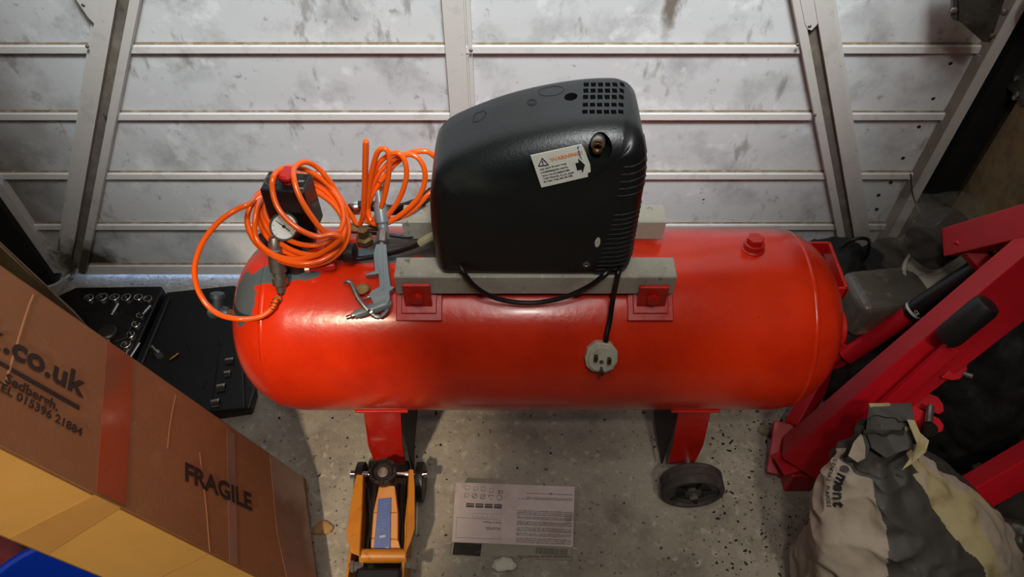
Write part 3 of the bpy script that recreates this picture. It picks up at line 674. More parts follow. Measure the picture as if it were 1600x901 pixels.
def spring(pts, r, turns, name, m, par, wr=.0009):
    P = cat_(pts, 12); K = len(P); q = []
    for i in range(turns * 10 + 1):
        t = i / (turns * 10) * (K - 1); a = int(min(t, K - 2)); f = t - a; p = P[a].lerp(P[a + 1], f); T_ = (P[a + 1] - P[a]).normalized(); u_ = T_.cross(Vector((1, .2, .1))).normalized(); w_ = T_.cross(u_)
        an = 2 * PI * i / 10; q.append(p + (u_ * math.cos(an) + w_ * math.sin(an)) * r)
    MB().tube(q, wr, 5).build(name, m, par, smooth=True)
spring([ocend, ocend + ax * .02, Yp(433, 468, .806), Yp(424, 483, .790)], .0058, 11, 'spring_guard', M_oldbrass, hose)
spring([Yp(593, 312, .970), Yp(594, 296, .975), Yp(595, 280, .976)], .0062, 10, 'spring_guard', M_oldbrass, hose)
MB().lathe(ocend - ax * .004, ax, [(0, .0085), (.010, .0085), (.018, .0068), (.026, .0062)], 16).build('hose_end', M_chrome, hose, smooth=True)
qa = Yp(592, 306, .966); qb = Yp(598, 352, .930); qd = (qb - qa).normalized()
MB().lathe(qa, qd, [(-.01, .006), (.012, .0065), (.014, .011), (.03, .012), (.046, .012), (.05, .009), (.075, .009)], 20).build('quick_coupler', M_gungrey, hose, smooth=True)

# ------------------------------------------------------------------ blow gun
gun = thing('blow_gun', 'grey metal air blow gun with lever lying on the front of the red tank', 'blow gun', (-.22, .83, .52))
GP = tankhit(588, 455); GN = Vector((0, -.42, .91)).normalized(); GP = GP + GN * .006
def G_(a, b, k=0): return onpl(a, b, GP, GN) + GN * k
def plate(pix, th, name, m, par=gun, k=0, bev=.0025): return MB().prism([G_(a, b, k) for a, b in pix], GN * th).build(name, m, par, bevel=bev, seg=3)
plate([(590, 386), (606, 386), (607, 400), (610, 430), (613, 450), (619, 453), (611, 459), (612, 468), (610, 476), (588, 484), (584, 474), (579, 464), (583, 458), (595, 452), (594, 432), (574, 435), (573, 433), (588, 427), (586, 400)], .017, 'gun_body', M_gungrey)
plate([(593, 392), (600, 391), (601, 400), (603, 455), (598, 458), (597, 430), (592, 420)], .0015, 'gun_panel', M_gungrey, k=.017, bev=.0005)
a, b = G_(606, 477, .009), G_(556, 494, .009); d = (b - a).normalized(); L = (b - a).length
MB().lathe(a, d, [(-.004, .0075), (0, .0095), (L * .55, .0095), (L * .6, .0082), (L, .0080)], 20).build('barrel', M_gungrey, gun, smooth=True)
a2 = G_(543, 497.5, .008); MB().lathe(b, d, [(0, .005), (.004, .0055), (.006, .0038), ((a2 - b).length, .0038)], 14).build('nozzle', M_chrome, gun, smooth=True)
MB().tube(cat_([G_(540, 445, .012), G_(545, 443.5, .014), G_(551, 446, .014), G_(557, 458, .015), G_(563, 470, .015), G_(572, 482, .015), G_(581, 491, .013), G_(588, 496, .010), G_(594, 497, .008)], 5), [.0025] * 5 + [.0042] * 31 + [.005] * 5, 8).build('lever', M_steel, gun, smooth=True)
MB().tube(cat_([G_(594, 497, .008), G_(600, 494, .008), G_(607, 485, .008), G_(611, 475, .008), G_(608, 470, .008)], 5), .0028, 8).build('hanging_hook', M_gungrey, gun, smooth=True)
MB().lathe(G_(582, 490, .012), GN, [(0, .005), (.006, .005), (.007, .003)], 14).build('pivot_screw', M_chrome, gun, smooth=True)
MB().tube([G_(570, 469, .010), G_(578, 466, .010)], .0018, 8).build('trigger_pin', M_chrome, gun)
MB().lathe(G_(576, 466.5, .010), (G_(582, 464, .01) - G_(576, 466.5, .01)), [(0, .0035), (.006, .0038)], 10).build('pin_nut', M_chrome, gun)
nn_a = G_(597, 388, .009); nn_b = Yp(598, 352, .930); nd = (nn_b - nn_a).normalized(); NL = (nn_b - nn_a).length
MB().lathe(nn_a, nd, [(-.003, .0055), (.006, .0055), (.008, .0095), (.030, .0095), (.031, .006), (NL, .006)], 6).build('inlet_nut', M_steel, gun)
text('DG-10', G_(588, 474, .017), G_(607, 468.5, .017), GN, M_steel, gun, 'gun_lettering', .0004, .01)
tg = lump('cork_lump', G_(567, 452, .004), (.012, .010, .008), M_tan, .3, 60, 4, 3); tag(tg, 'small crumbly tan lump lying on the tank behind the gun lever', 'crumb')

# ------------------------------------------------------------------ cardboard box
d = Vector((.56, .01, -1.308)).normalized()
P0 = Zp(478, 748, .056); Pb = Zp(503, 952, .056); e = Pb - P0; e = (e - d * e.dot(d)); BW = e.length; e.normalize()
n = e.cross(d); n = n if n.x > 0 else -n
BT = .146; LN_ = 1.42
box = thing('cardboard_box', 'tall brown cardboard box marked FRAGILE leaning across the left side', 'box', (P0.x, P0.y, 0))
c0, c1, c2, c3 = P0, P0 + e * BW, P0 + e * BW - n * BT, P0 - n * BT
top = [q - d * LN_ for q in (c0, c1, c2, c3)]
def slab(q, off, m, nm): return MB().prism(q, off).build(nm, m, box, bevel=.001)
slab([c0, c1, c1 - d * LN_, c0 - d * LN_], -n * .004, M_card, 'printed_side')
slab([c1, c2, c2 - d * LN_, c1 - d * LN_], -e * .004, M_cardlit, 'plain_side')
slab([c3, c0, c0 - d * LN_, c3 - d * LN_], e * .004, M_card, 'back_side')
slab([c2, c3, c3 - d * LN_, c2 - d * LN_], n * .004, M_card, 'left_side')
slab([c0, c1, c2, c3], -d * .004, M_card, 'bottom_flap')
slab(top, d * .004, M_card, 'top_flap')
def N_(a, b, k=0): return onpl(a, b, c0, n) + n * k
ne = e
def E_(a, b, k=0): return onpl(a, b, c1, ne) + ne * k
def strip(pix, fn, k, m, nm, nrm): return MB().prism([fn(a, b, .0004) for a, b in pix], nrm * k).build(nm, m, box)
strip([(167, 534), (207, 560), (196, 791), (150, 767)], N_, .0006, M_tape, 'parcel_tape', n)
strip([(421, 710), (473, 746), (494, 905), (540, 1000), (452, 925), (432, 830)], N_, .0006, M_tapeg, 'parcel_tape', n)
strip([(354, 670), (366, 678), (371, 884), (358, 878)], N_, .0004, M_tapeg, 'parcel_tape', n)
strip([(148, 772), (189, 792), (76, 864), (14, 840)], E_, .0006, M_tapey, 'parcel_tape', ne)
def fold(pix, fn, nrm, r=.0016):
    MB().tube(cat_([fn(a, b, -r * .55) for a, b in pix], 5), r, 8).build('fold', M_fold, box, smooth=True)
fold([(53, 461), (46, 478), (34, 515), (22, 556), (8, 600)], N_, n, .0028)
fold([(275, 617), (270, 640), (265, 670), (262, 700)], N_, n)
fold([(312, 706), (316, 740), (322, 790), (328, 862)], N_, n)
fold([(326, 864), (300, 878), (272, 890), (245, 905)], E_, ne)
B_ = .02
def TB(s, a, b, bold=.012): return text(s, N_(*a), N_(*b), n, M_boxink, box, 'lettering', .0016, bold)
TB('k', (-32, 528), (-1, 546), .03)
TB('.co.uk', (2, 548), (129, 621), .03)
MB().prism([N_(a, b, .0005) for a, b in ((-60, 530), (124, 634), (123, 641), (-60, 537))], n * .0003).build('printed_line', M_boxink, box)
TB('. Sedbergh.', (-6, 590), (88, 642), .02)
TB('TEL 015396 21884', (-14, 603), (126, 682), .02)
TB('FRAGILE', (287, 749), (392, 797), .035)
# plank behind the box
pk = [PC(a, b, z) for a, b, z in ((0, 384, 1.63), (0, 440, 1.62), (92, 492, 1.74), (101, 480, 1.75))]
q0 = [Yp(-60, 330, .88), Yp(-60, 395, .88), Yp(140, 520, .90), Yp(116, 493, .92)]
tag(MB().prism(q0, (-.01, .018, -.006)).build('fibre_board', M_board2, bevel=.001), 'narrow brown board leaning behind the tall cardboard box', 'board')
# white cable at the left of the door
P = cat_([Yp(108, 430, 1.27), Yp(100, 436, 1.25), Yp(85, 445, 1.20), Yp(60, 451, 1.13), Yp(20, 455, 1.05)], 6)
tag(MB().tube(P, .004, 8).build('white_cable', M_wcable, smooth=True), 'thin white cable curling in under the left corner of the garage door', 'cable')
# blue tub and red canister, bottom left
tub = thing('blue_tub', 'blue plastic tub standing under the cardboard box at the bottom left', 'tub', (-.62, .40, 0))
tc = Zp(76, 988, .30); tc.z = 0
MB().lathe(tc, (0, 0, 1), [(0, .10), (.01, .115), (.285, .140), (.30, .146), (.305, .146), (.305, .138), (.29, .135), (.02, .11), (.015, .001)], 48, cap=True).build('tub_body', M_bluep, tub, smooth=True)
MB().lathe(tc, (0, 0, 1), [(.294, .1465), (.300, .150), (.307, .149), (.309, .143), (.304, .138)], 48, cap=False).build('tub_rim', M_bluep, tub, smooth=True)
tub.location = tc
for ch in tub.children: ch.matrix_parent_inverse = Matrix.Translation(-tc)
rc = Zp(-20, 905, .20)
o = lump('red_bag', (rc.x - .10, rc.y + .02, .12), (.14, .12, .13), M_redp, .15, 9, 2, 4, flat=.0); tag(o, 'dark red bag in the shade beside the blue tub', 'bag')

# ------------------------------------------------------------------ trolley jack
jack = thing('trolley_jack', 'orange trolley jack with blue label and black saddle under the left tank leg', 'jack', (-.24, .6, 0))
def J(a, b, z): return Zp(a, b, z)
# side plates: top edge polylines at height, going down to the floor side
def side(pix, zt, zb, th, name='side_plate'):
    m = MB(); top_ = [J(a, b, zt) for a, b in pix]
    m.prism(top_, Vector((0, 0, -.005)))
    return m, top_
for sgn, pix in ((-1, [(557, 741), (568, 741), (566, 800), (562, 868), (547, 862), (541, 832), (546, 800), (553, 760)]), (1, [(638, 733), (646, 733), (648, 760), (648, 825), (642, 845), (632, 868), (632, 820), (636, 780)])):
    m, t_ = side(pix, .105, .02, .004)
    inner = [J(a, b, .105) for a, b in ((568, 741), (566, 800), (562, 868))] if sgn < 0 else [J(a, b, .105) for a, b in ((638, 733), (636, 780), (632, 868))]
    for p, q in zip(inner[:-1], inner[1:]):
        m.hexa([p, q, q + Vector((0, 0, -.07)), p + Vector((0, 0, -.07))], [p + Vector((.003 * sgn, 0, 0)), q + Vector((.003 * sgn, 0, 0)), q + Vector((.003 * sgn, 0, -.07)), p + Vector((.003 * sgn, 0, -.07))])
    m.build('side_plate', M_yel, jack, bevel=.0012)
sc = J(598, 737, .135)
MB().lathe(sc - Vector((0, 0, .03)), (0, 0, 1), [(0, .018), (.012, .019), (.014, .025), (.026, .0275), (.032, .0275), (.033, .021), (.029, .018), (.028, .002)], 32).build('saddle', M_grease, jack, smooth=True)
MB().lathe(sc - Vector((0, 0, .002)), (0, 0, 1), [(-.001, .0105), (.0025, .0105), (.003, .009)], 24).build('saddle_bolt', M_steel, jack, smooth=True)
for k in range(8):
    a = PI / 4 * k; MB().box(sc + Vector((math.cos(a) * .0245, math.sin(a) * .0245, .004)), (.006, .010, .005), R=Matrix.Rotation(a, 3, 'Z')).build('saddle_tooth', M_grease, jack)
arm_t = [J(592, 758, .115), J(617, 758, .115), J(622, 800, .100), J(622, 842, .085), J(630, 868, .075), J(578, 868, .075), J(580, 840, .085), J(583, 800, .1)]
m = MB(); n_ = 4
L_r = [(arm_t[0], arm_t[1]), (arm_t[7], arm_t[2]), (arm_t[6], arm_t[3]), (arm_t[5], arm_t[4])]
for (a, b), (c, d_) in zip(L_r[:-1], L_r[1:]):
    dn = Vector((0, 0, -.035)); m.hexa([a, b, d_, c], [a + dn, b + dn, d_ + dn, c + dn])
m.build('lift_arm', M_yel, jack, bevel=.002)
lq = [(591, 779, .1095), (611, 777, .1095), (610, 862, .0785), (583, 866, .0775)]
q = [J(a, b, z + .0015) for a, b, z in lq]; ln = (q[1] - q[0]).cross(q[3] - q[0]).normalized(); ln = ln if ln.z > 0 else -ln
jl = MB().prism([p for p in q], -ln * .0025).build('arm_label', M_jblue, jack, bevel=.0003)
for k in range(12):
    f0 = .10 + k * .058; a = q[0].lerp(q[3], f0).lerp(q[1].lerp(q[2], f0), .18); b = q[0].lerp(q[3], f0).lerp(q[1].lerp(q[2], f0), .82 - .1 * (k % 3))
    if k == 9: continue
    w = (q[3] - q[0]).normalized() * .0009; MB().prism([a + ln * .0004, b + ln * .0004, b + w + ln * .0004, a + w + ln * .0004], ln * .0001).build('label_line', mat('pale_blue_print', '#4468a8', .5), jack)
text('GVD', q[0].lerp(q[3], .72).lerp(q[1].lerp(q[2], .72), .32), q[0].lerp(q[3], .715).lerp(q[1].lerp(q[2], .715), .68), ln, M_white, jack, 'label_lettering', .0006, .02)
text('CE', q[0].lerp(q[3], .95).lerp(q[1].lerp(q[2], .95), .68), q[0].lerp(q[3], .945).lerp(q[1].lerp(q[2], .945), .9), ln, M_white, jack, 'label_lettering', .0006, .0)
# linkages, wheels, axle, bolts
for a, b in (((574, 762), (585, 868)), ((626, 756), (628, 862)), ((588, 752), (572, 862))):
    MB().tube([J(a[0], a[1], .075), J(b[0], b[1], .055)], .006, 8).build('linkage', M_grease, jack)
MB().box((J(600, 800, .03).x, J(600, 800, .03).y, .028), (.085, .22, .03)).build('chassis_floor', M_grease, jack, bevel=.002)
al, ar = J(549, 741, .075), J(668, 739, .075)
ar.y = al.y
MB().tube([al, ar], .0065, 12).build('axle', M_chrome, jack, smooth=True)
for p, s in ((al, -1), (ar, 1)):
    MB().prism(hexpts(p + Vector((.001 * s, 0, 0)), (1, 0, 0), .009), (-.009 * s, 0, 0)).build('axle_bolt', M_chrome, jack, bevel=.0008)
for px, s in ((561, -1), (655, 1)):
    c = J(px, 738, .075); c.y = al.y; c.z = .042
    MB().lathe(c - Vector((.009, 0, 0)), (1, 0, 0), [(0, .035), (.002, .041), (.016, .041), (.018, .035)], 28).build('wheel', M_grease, jack, smooth=True)
cb = J(600, 872, .08)
MB().tube([J(563, 868, .085), J(636, 868, .085)], .013, 16).build('cross_tube', M_yel, jack, smooth=True)
for p, s in ((J(556, 885, .08), -1), (J(641, 880, .08), 1)):
    MB().lathe(p, (s, 0, 0), [(-.015, .010), (.002, .010), (.003, .012), (.012, .012)], 6).build('rear_bolt', M_steel, jack)
MB().box((J(590, 905, .09).x + .002, J(590, 905, .09).y - .02, .075), (.085, .075, .06)).build('handle_socket', M_rubber, jack, bevel=.006)
for px in (553, 636):
    p = J(px, 872, .05); MB().box((p.x, p.y - .04, .05), (.005, .16, .08)).build('frame_rail', M_yel, jack, bevel=.001)

# ------------------------------------------------------------------ glove box
gb = thing('glove_box', 'dirty white cardboard box of disposable gloves lying upside down on the concrete', 'box', (0, .6, 0))
zt = .066
tq = [Zp(712, 753, zt), Zp(898, 760, zt), Zp(895, 854, zt), Zp(706, 846, zt)]
fb = [Zp(893, 876, .001), Zp(703, 866, .001)]
dn = Vector((0, 0, -(zt - .001)))
bq = [tq[0] + dn, tq[1] + dn, Vector((fb[0].x, fb[0].y, .001)), Vector((fb[1].x, fb[1].y, .001))]
m = MB().add(tq + bq, [(0, 1, 2, 3)], M_gbox).add(tq + bq, [(7, 6, 5, 4), (0, 4, 5, 1), (1, 5, 6, 2), (2, 6, 7, 3), (3, 7, 4, 0)], M_gbox2)
bo_ = m.build('carton', None, gb, bevel=.0015)
def Tq(s, t, z=.0005): return tq[0].lerp(tq[1], s).lerp(tq[3].lerp(tq[2], s), t) + Vector((0, 0, z))
def bar(s0, t0, s1, t1, m, nm='print_block'): return MB().prism([Tq(s0, t0), Tq(s1, t0), Tq(s1, t1), Tq(s0, t1)], (0, 0, .0002)).build(nm, m, gb)
for k in range(4): 
    bar(.10 + k * .078, .355, .165 + k * .078, .425, M_print)
    a = Tq(.16 + k * .078, .375); b = Tq(.105 + k * .078, .375); text(('EN374', 'EN455', 'CAT III', 'LATEX')[k], a, b, (0, 0, 1), M_gbox, gb, 'print', .0009)
def ringm(s, t, r, m=M_print):
    c = Tq(s, t); q = [c + Vector((math.cos(a) * r, math.sin(a) * r, 0)) for a in [2 * PI * k / 16 for k in range(17)]]
    MB().tube(q, .0005, 5).build('print_symbol', m, gb)
ringm(.375, .24, .0052); ringm(.235, .235, .0052); ringm(.165, .225, .0052)
for s_, t_ in ((.235, .235), (.165, .225)):
    c = Tq(s_, t_); MB().tube([c + Vector((-.004, -.003, 0)), c + Vector((.004, .003, 0))], .0006, 5).build('print_symbol', M_print, gb)
c = Tq(.305, .24); tr = [c + Vector(v) for v in ((-.006, .004, 0), (.006, .004, 0), (0, -.006, 0), (-.006, .004, 0))]; MB().tube(tr, .0005, 5).build('print_symbol', M_print, gb)
for s_, t_ in ((.10, .22), (.305, .12), (.10, .09), (.17, .10), (.235, .10)):
    c = Tq(s_, t_); q = [c + Vector(v) for v in ((-.004, -.004, 0), (.004, -.004, 0), (.004, .004, 0), (-.004, .004, 0), (-.004, -.004, 0))]; MB().tube(q, .0004, 5).build('print_symbol', M_print, gb)
text('CE', Tq(.405, .12), Tq(.36, .12), (0, 0, 1), M_print, gb, 'print', .0006, .01)
text('CE', Tq(.815, .13), Tq(.79, .13), (0, 0, 1), M_print, gb, 'print', .0006)
text('Made in Malaysia', Tq(.40, .655), Tq(.25, .65), (0, 0, 1), M_print, gb, 'print', .0006)
text('GLOVES', Tq(.40, .745), Tq(.28, .74), (0, 0, 1), M_print, gb, 'print', .0006)
bar(.16, .52, .40, .522, M_print, 'print_line'); bar(.16, .585, .40, .587, M_print, 'print_line')
for k in range(7): bar(.16 + k * .04, .52, .161 + k * .04, .585, M_print, 'print_line')
fr = [Tq(.03, .60), Tq(.40, .62), Tq(.40, .93), Tq(.03, .93), Tq(.03, .60)]; MB().tube(fr, .0003, 4).build('print_line', M_print, gb)
words_ = ('sterile disposable gloves for single use only keep away from heat and light store in a cool dry place ' * 3).split()
wi = 0
for k, t_ in enumerate((.13, .20, .225, .43, .46, .49, .535, .56, .61, .635, .66, .71, .735, .76, .80, .83, .88, .91, .94)):
    w0 = .985; w1 = .53 if k not in (0, 1) else .60
    s_ = ' '.join(words_[wi:wi + 12]); wi = (wi + 7) % 30
    text(s_, Tq(w0, t_ + .012), Tq(w1, t_ + .012), (0, 0, 1), M_print, gb, 'print', .0006)
# front side print
fn = (tq[2] - tq[3]).cross(bq[2] - tq[2]).normalized(); fn = fn if fn.y < 0 else -fn
def Fq(s, t, k=.0004): return tq[3].lerp(tq[2], s).lerp(bq[3].lerp(bq[2], s), t) + fn * k
MB().prism([Fq(.02, .03), Fq(.25, .03), Fq(.25, .97), Fq(.02, .97)], fn * .0003).build('dark_picture', M_gdark, gb)
text('Disposable Gloves  Powder Free', Fq(.985, .62), Fq(.56, .80), fn, M_ink, gb, 'print', .0006, .012)
for k in range(5): text('powder free examination gloves', Fq(.96, .15 + k * .09), Fq(.70, .15 + k * .09), fn, M_print, gb, 'print', .0006)
for sx in (0, 1):
    a = tq[3] if sx == 0 else tq[2]; b = bq[3] if sx == 0 else bq[2]; s_ = -1 if sx == 0 else 1
    MB().prism([a + fn * .001, b + fn * .001, b + fn * .004 + Vector((.012 * s_, 0, 0)), a + fn * .004 + Vector((.010 * s_, 0, 0))], fn * .001).build('end_flap', M_gbox2, gb)
o = lump('glove_tip', Zp(787, 882, .006) + Vector((0, .0, 0)), (.022, .012, .006), M_tissue, .5, 60, 9, 4); attach(o, gb)

# ------------------------------------------------------------------ socket set case
case = thing('socket_case', 'open black plastic socket set case lying behind the cardboard box', 'tool case', (-.85, 1.0, 0))
def cz(pix, z): return [Zp(a, b, z) for a, b in pix]
MB().prism(cz([(98, 476), (128, 462), (260, 460), (262, 464), (212, 578), (205, 600), (60, 560), (90, 490)], .001), (0, 0, .035)).build('case_base', M_case, case, bevel=.004)
MB().prism(cz([(266, 466), (372, 455), (384, 470), (404, 620), (396, 648), (340, 656), (300, 646), (205, 604), (214, 580)], .001), (0, 0, .028)).build('case_lid', M_case, case, bevel=.006, seg=3)
MB().tube([Zp(263, 468, .03), Zp(208, 598, .03)], .006, 10).build('case_hinge', M_case, case)
MB().prism(cz([(133, 492), (172, 482), (212, 500), (200, 530), (170, 540), (140, 520)], .036), (0, 0, .006)).build('inner_moulding', M_case, case, bevel=.003)
MB().prism(cz([(344, 545), (380, 535), (384, 640), (330, 645)], .029), (0, 0, .008)).build('inner_moulding', M_case, case, bevel=.003)
for q in (((293, 530), (296, 548)), ((341, 527), (345, 540)), ((375, 605), (372, 630)), ((322, 594), (318, 606))):
    MB().tube([Zp(*q[0], .0285), Zp(*q[1], .0285)], .0025, 6).build('moulded_slot', M_hole, case)
def socket(name, p, ax, r, h, label):
    t = thing(name, label, 'socket', tuple(p), 'chrome sockets in the black case')
    MB().lathe(p, ax, [(0, r * .8), (.001, r), (h, r), (h + .001, r * .9), (h + .0005, r * .72), (h - .008, r * .70), (h - .009, .0001)], 24, cap=False).build('socket_shell', M_chrome, t, smooth=True)
    MB().lathe(Vector(p), ax, [(h - .008, r * .71), (h - .0079, .0001)], 6).build('socket_bore', M_hole, t)
rg = random.Random(5)
up = [(140.5, 468, .0125, 'large chrome socket at the left end of the back row'), (160, 467, .0145, 'widest chrome socket, second from the left in the back row'), (180, 467, .0125, 'chrome socket third from the left in the back row'), (199, 467, .0125, 'chrome socket fourth from the left in the back row'),
      (217, 467, .011, 'smaller chrome socket fifth in the back row'), (232, 469, .0105, 'chrome socket at the right end of the back row, by the hinge'), (220.5, 495, .0095, 'chrome socket nearest the back in the row along the hinge'), (213.6, 509, .0105, 'chrome socket second in the row along the hinge'),
      (206, 525, .0105, 'darker socket third in the row along the hinge'), (198, 541, .0125, 'large bright socket fourth in the row along the hinge'), (192.5, 555, .0115, 'socket half hidden by the cardboard box edge')]
for a, b, r, l in up: socket('socket', Zp(a, b, .034), (rg.uniform(-.1, .1), rg.uniform(-.1, .1), 1), r, .008, l)
for a, b, r, l, L in ((353, 565, .0085, 'small socket lying in the lid beside the tank, rearmost', .018), (351, 585, .0085, 'second small socket lying in the lid beside the tank', .014), (340, 607, .0105, 'third socket lying in the lid, with a white fleck', .018), (331, 631, .0105, 'nearest socket lying in the lid, close to the tank', .018)):
    socket('socket', Zp(a, b, .038), (1, .15, .1), r, L, l)
def rod(name, a, b, r, label, cat='tool', z=.045, m=M_chrome, prof=None):
    A, B = Zp(*a, z), Zp(*b, z); dd = (B - A); L = dd.length
    pr = prof(L) if prof else [(0, r), (L * .8, r), (L * .82, r * .7), (L, r * .7)]
    return tag(MB().lathe(A, dd, pr, 16).build(name, m, smooth=True), label, cat)
rod('extension_bar', (184, 475), (174, 492), .0045, 'short chrome extension bar standing in the case base')
rod('adaptor', (235, 478), (223, 491), .005, 'chrome adaptor by the hinge of the case')
rod('breaker_bar', (218, 536), (199, 565), .0035, 'long thin chrome bar beside the hinge of the case', z=.042)
rod('loose_bolt', (237, 541), (248, 554), .0048, 'loose steel bolt lying on the case lid', 'bolt', z=.034, prof=lambda L: [(0, .004), (L * .65, .004), (L * .66, .008), (L, .008)])
rod('brass_pin', (279, 552), (265, 562), .0032, 'small brass pin lying on the case lid', 'pin', z=.0325, m=M_brass)
rt = thing('ratchet', 'round ratchet head with a silver knob in the case, half hidden by the box', 'ratchet', tuple(Zp(172, 524, .04)))
MB().lathe(Zp(172, 524, .04), (0, 0, 1), [(0, .018), (.004, .022), (.016, .022), (.02, .018)], 28).build('ratchet_head', M_grease, rt, smooth=True)
MB().lathe(Zp(166, 536, .055), (0, -.2, 1), [(0, .010), (.006, .010), (.008, .006), (.016, .006)], 18).build('knob', M_steel, rt, smooth=True)

# ------------------------------------------------------------------ engine hoist on the right
hoist = thing('engine_hoist', 'folded red steel engine hoist leaning at the right of the tank', 'hoist', (.6, .7, 0))
def prismbeam(A, B, w, t, axis_hint, name, m=M_crane, bev=.002, par=hoist):
    A, B = Vector(A), Vector(B); d_ = (B - A).normalized(); s = d_.cross(Vector(axis_hint)).normalized(); f = s.cross(d_).normalized()
    R_ = Matrix((s, f, d_)).transposed()
    return MB().box((A + B) / 2, (w, t, (B - A).length), R=R_).build(name, m, par, bevel=bev)
A, B = PC(1250, 716, 1.54), PC(1600, 430, 1.21); dB = (B - A).normalized()
view = ((O - (A + B) / 2)).normalized()
# face turned mostly to the camera and slightly downwards in the picture
side_v = dB.cross(view).normalized(); side_v = side_v if side_v.z > 0 else -side_v
fv = (view * .82 - side_v * .0 + Vector((.0, 0, .0))).normalized()
hint = (view * .86 - side_v * .42).normalized()
A2 = A; B2 = B + dB * .25
mast = prismbeam(A2, B2, .086, .066, hint, 'mast')
MB().box(A2, (.10, .05, .006), R=Matrix.Rotation(.3, 3, 'Z')).build('foot_plate', M_crane, hoist)
# leg tube lying along the mast, with rubber grip
off = hint * .036
g0, g1 = PC(1375, 650, 1.36), PC(1475, 562, 1.18)
prismbeam(PC(1345, 668, 1.40), PC(1490, 540, 1.25), .024, .016, hint, 'handle_tube')
ga, gb_ = PC(1484, 524, 1.235), PC(1538, 480, 1.19)
MB().tube([ga - dB * .012, ga - dB * .009, ga, gb_, gb_ + dB * .009, gb_ + dB * .012], [.012, .019, .022, .022, .019, .012], 16).build('rubber_grip', M_grip, hoist, smooth=True)
# ram behind the mast
ra, rb = PC(1322, 556, 1.60), PC(1424, 488, 1.50)
MB().tube([ra, rb], .020, 24).build('ram_tube', M_crane, hoist, smooth=True)
rc_, rd = PC(1420, 490, 1.49), PC(1600, 372, 1.33); dr = (rd - rc_).normalized()
jb = MB().tube([rc_, rc_ + dr * .004, rd], [.016, .0195, .0195], 28).build('ram_cylinder', M_rubber, hoist, smooth=True)
for k in (0.01, .155): MB().tube([rc_ + dr * k, rc_ + dr * (k + .005)], .0200, 28).build('white_band', M_label, jb, smooth=True)
for k in range(16): MB().tube([rc_ + dr * (.022 + k * .0078), rc_ + dr * (.0235 + k * .0078)], .0199, 24).build('ridge', M_crease, jb, smooth=True)
for k, s_ in ((.175, 'UJT'), (.197, '8TON')):
    pc = rc_ + dr * k; nv = (O - pc).normalized(); nv = (nv - dr * nv.dot(dr)).normalized(); cr = dr.cross(nv).normalized(); cr = cr if cr.z > 0 else -cr
    text(s_, pc + nv * .0205 + cr * .010, pc + nv * .0205 - cr * .012, nv, M_label, jb, 'ram_lettering', .0006, .02)
pc = rc_ + dr * .018; nv = (O - pc).normalized(); nv = (nv - dr * nv.dot(dr)).normalized(); cr = dr.cross(nv).normalized(); cr = cr if cr.z > 0 else -cr
text('CE', pc + nv * .0200 - cr * .001, pc + nv * .0200 - cr * .011, nv, M_label, jb, 'ram_lettering', .0006, .01)
# yoke at the foot of the ram
for k in (-.024, .024):
    s_ = dr.cross(Vector((0, -1, 1)).normalized()).normalized()
    prismbeam(ra - dr * .05 + s_ * k, ra + dr * .02 + s_ * k, .006, .06, s_, 'yoke')
prismbeam(ra - dr * .055, PC(1240, 668, 1.60), .045, .03, (0, -1, 0), 'ram_link')
prismbeam(PC(1228, 660, 1.60), PC(1216, 742, 1.575), .008, .05, (1, -.3, 0), 'end_plate')
# boom going up at the top right
prismbeam(PC(1496, 378, 1.42), PC(1680, 330, 1.12), .058, .055, (0, -1, .7), 'boom')
prismbeam(PC(1500, 372, 1.38), PC(1560, 440, 1.36), .03, .03, (0, -1, .7), 'boom_strut')
# lugs below the mast
def lug(pix, z, th, nm='lug'): return MB().prism([PC(a, b, z) for a, b in pix], Vector((.002, .003, -.004)).normalized() * th).build(nm, M_crane, hoist, bevel=.001)
lug([(1418, 632), (1446, 612), (1466, 620), (1474, 632), (1475, 642), (1468, 647), (1440, 638)], 1.38, .006)
lug([(1412, 660), (1422, 628), (1440, 640), (1468, 654), (1475, 664), (1473, 673), (1460, 678), (1442, 676)], 1.36, .006)
MB().tube([PC(1454, 634, 1.35), PC(1450, 670, 1.33)], .0065, 12).build('lug_bolt', M_steel, hoist, smooth=True)
MB().lathe(PC(1449, 668, 1.33), Vector((0, -.8, .6)), [(0, .013), (.012, .013)], 20).build('lug_nut', M_grease, hoist)
lug([(1470, 590), (1500, 565), (1512, 560), (1511, 578), (1500, 592), (1488, 594)], 1.30, .012, 'pivot_lug')
MB().tube([PC(1506, 583, 1.30), PC(1520, 588, 1.29)], .005, 10).build('pivot_bolt', M_steel, hoist)
la, lb = PC(1470, 800, 1.40), PC(1680, 680, 1.25); ld = (lb - la).normalized()
prismbeam(la - ld * ((la.z - .035) / ld.z), lb, .052, .046, (0, -1, 1), 'base_leg', par=hoist)
MB().box((A2.x + .035, A2.y + .01, .035), (.11, .09, .07)).build('base_block', M_crane, hoist, bevel=.003)

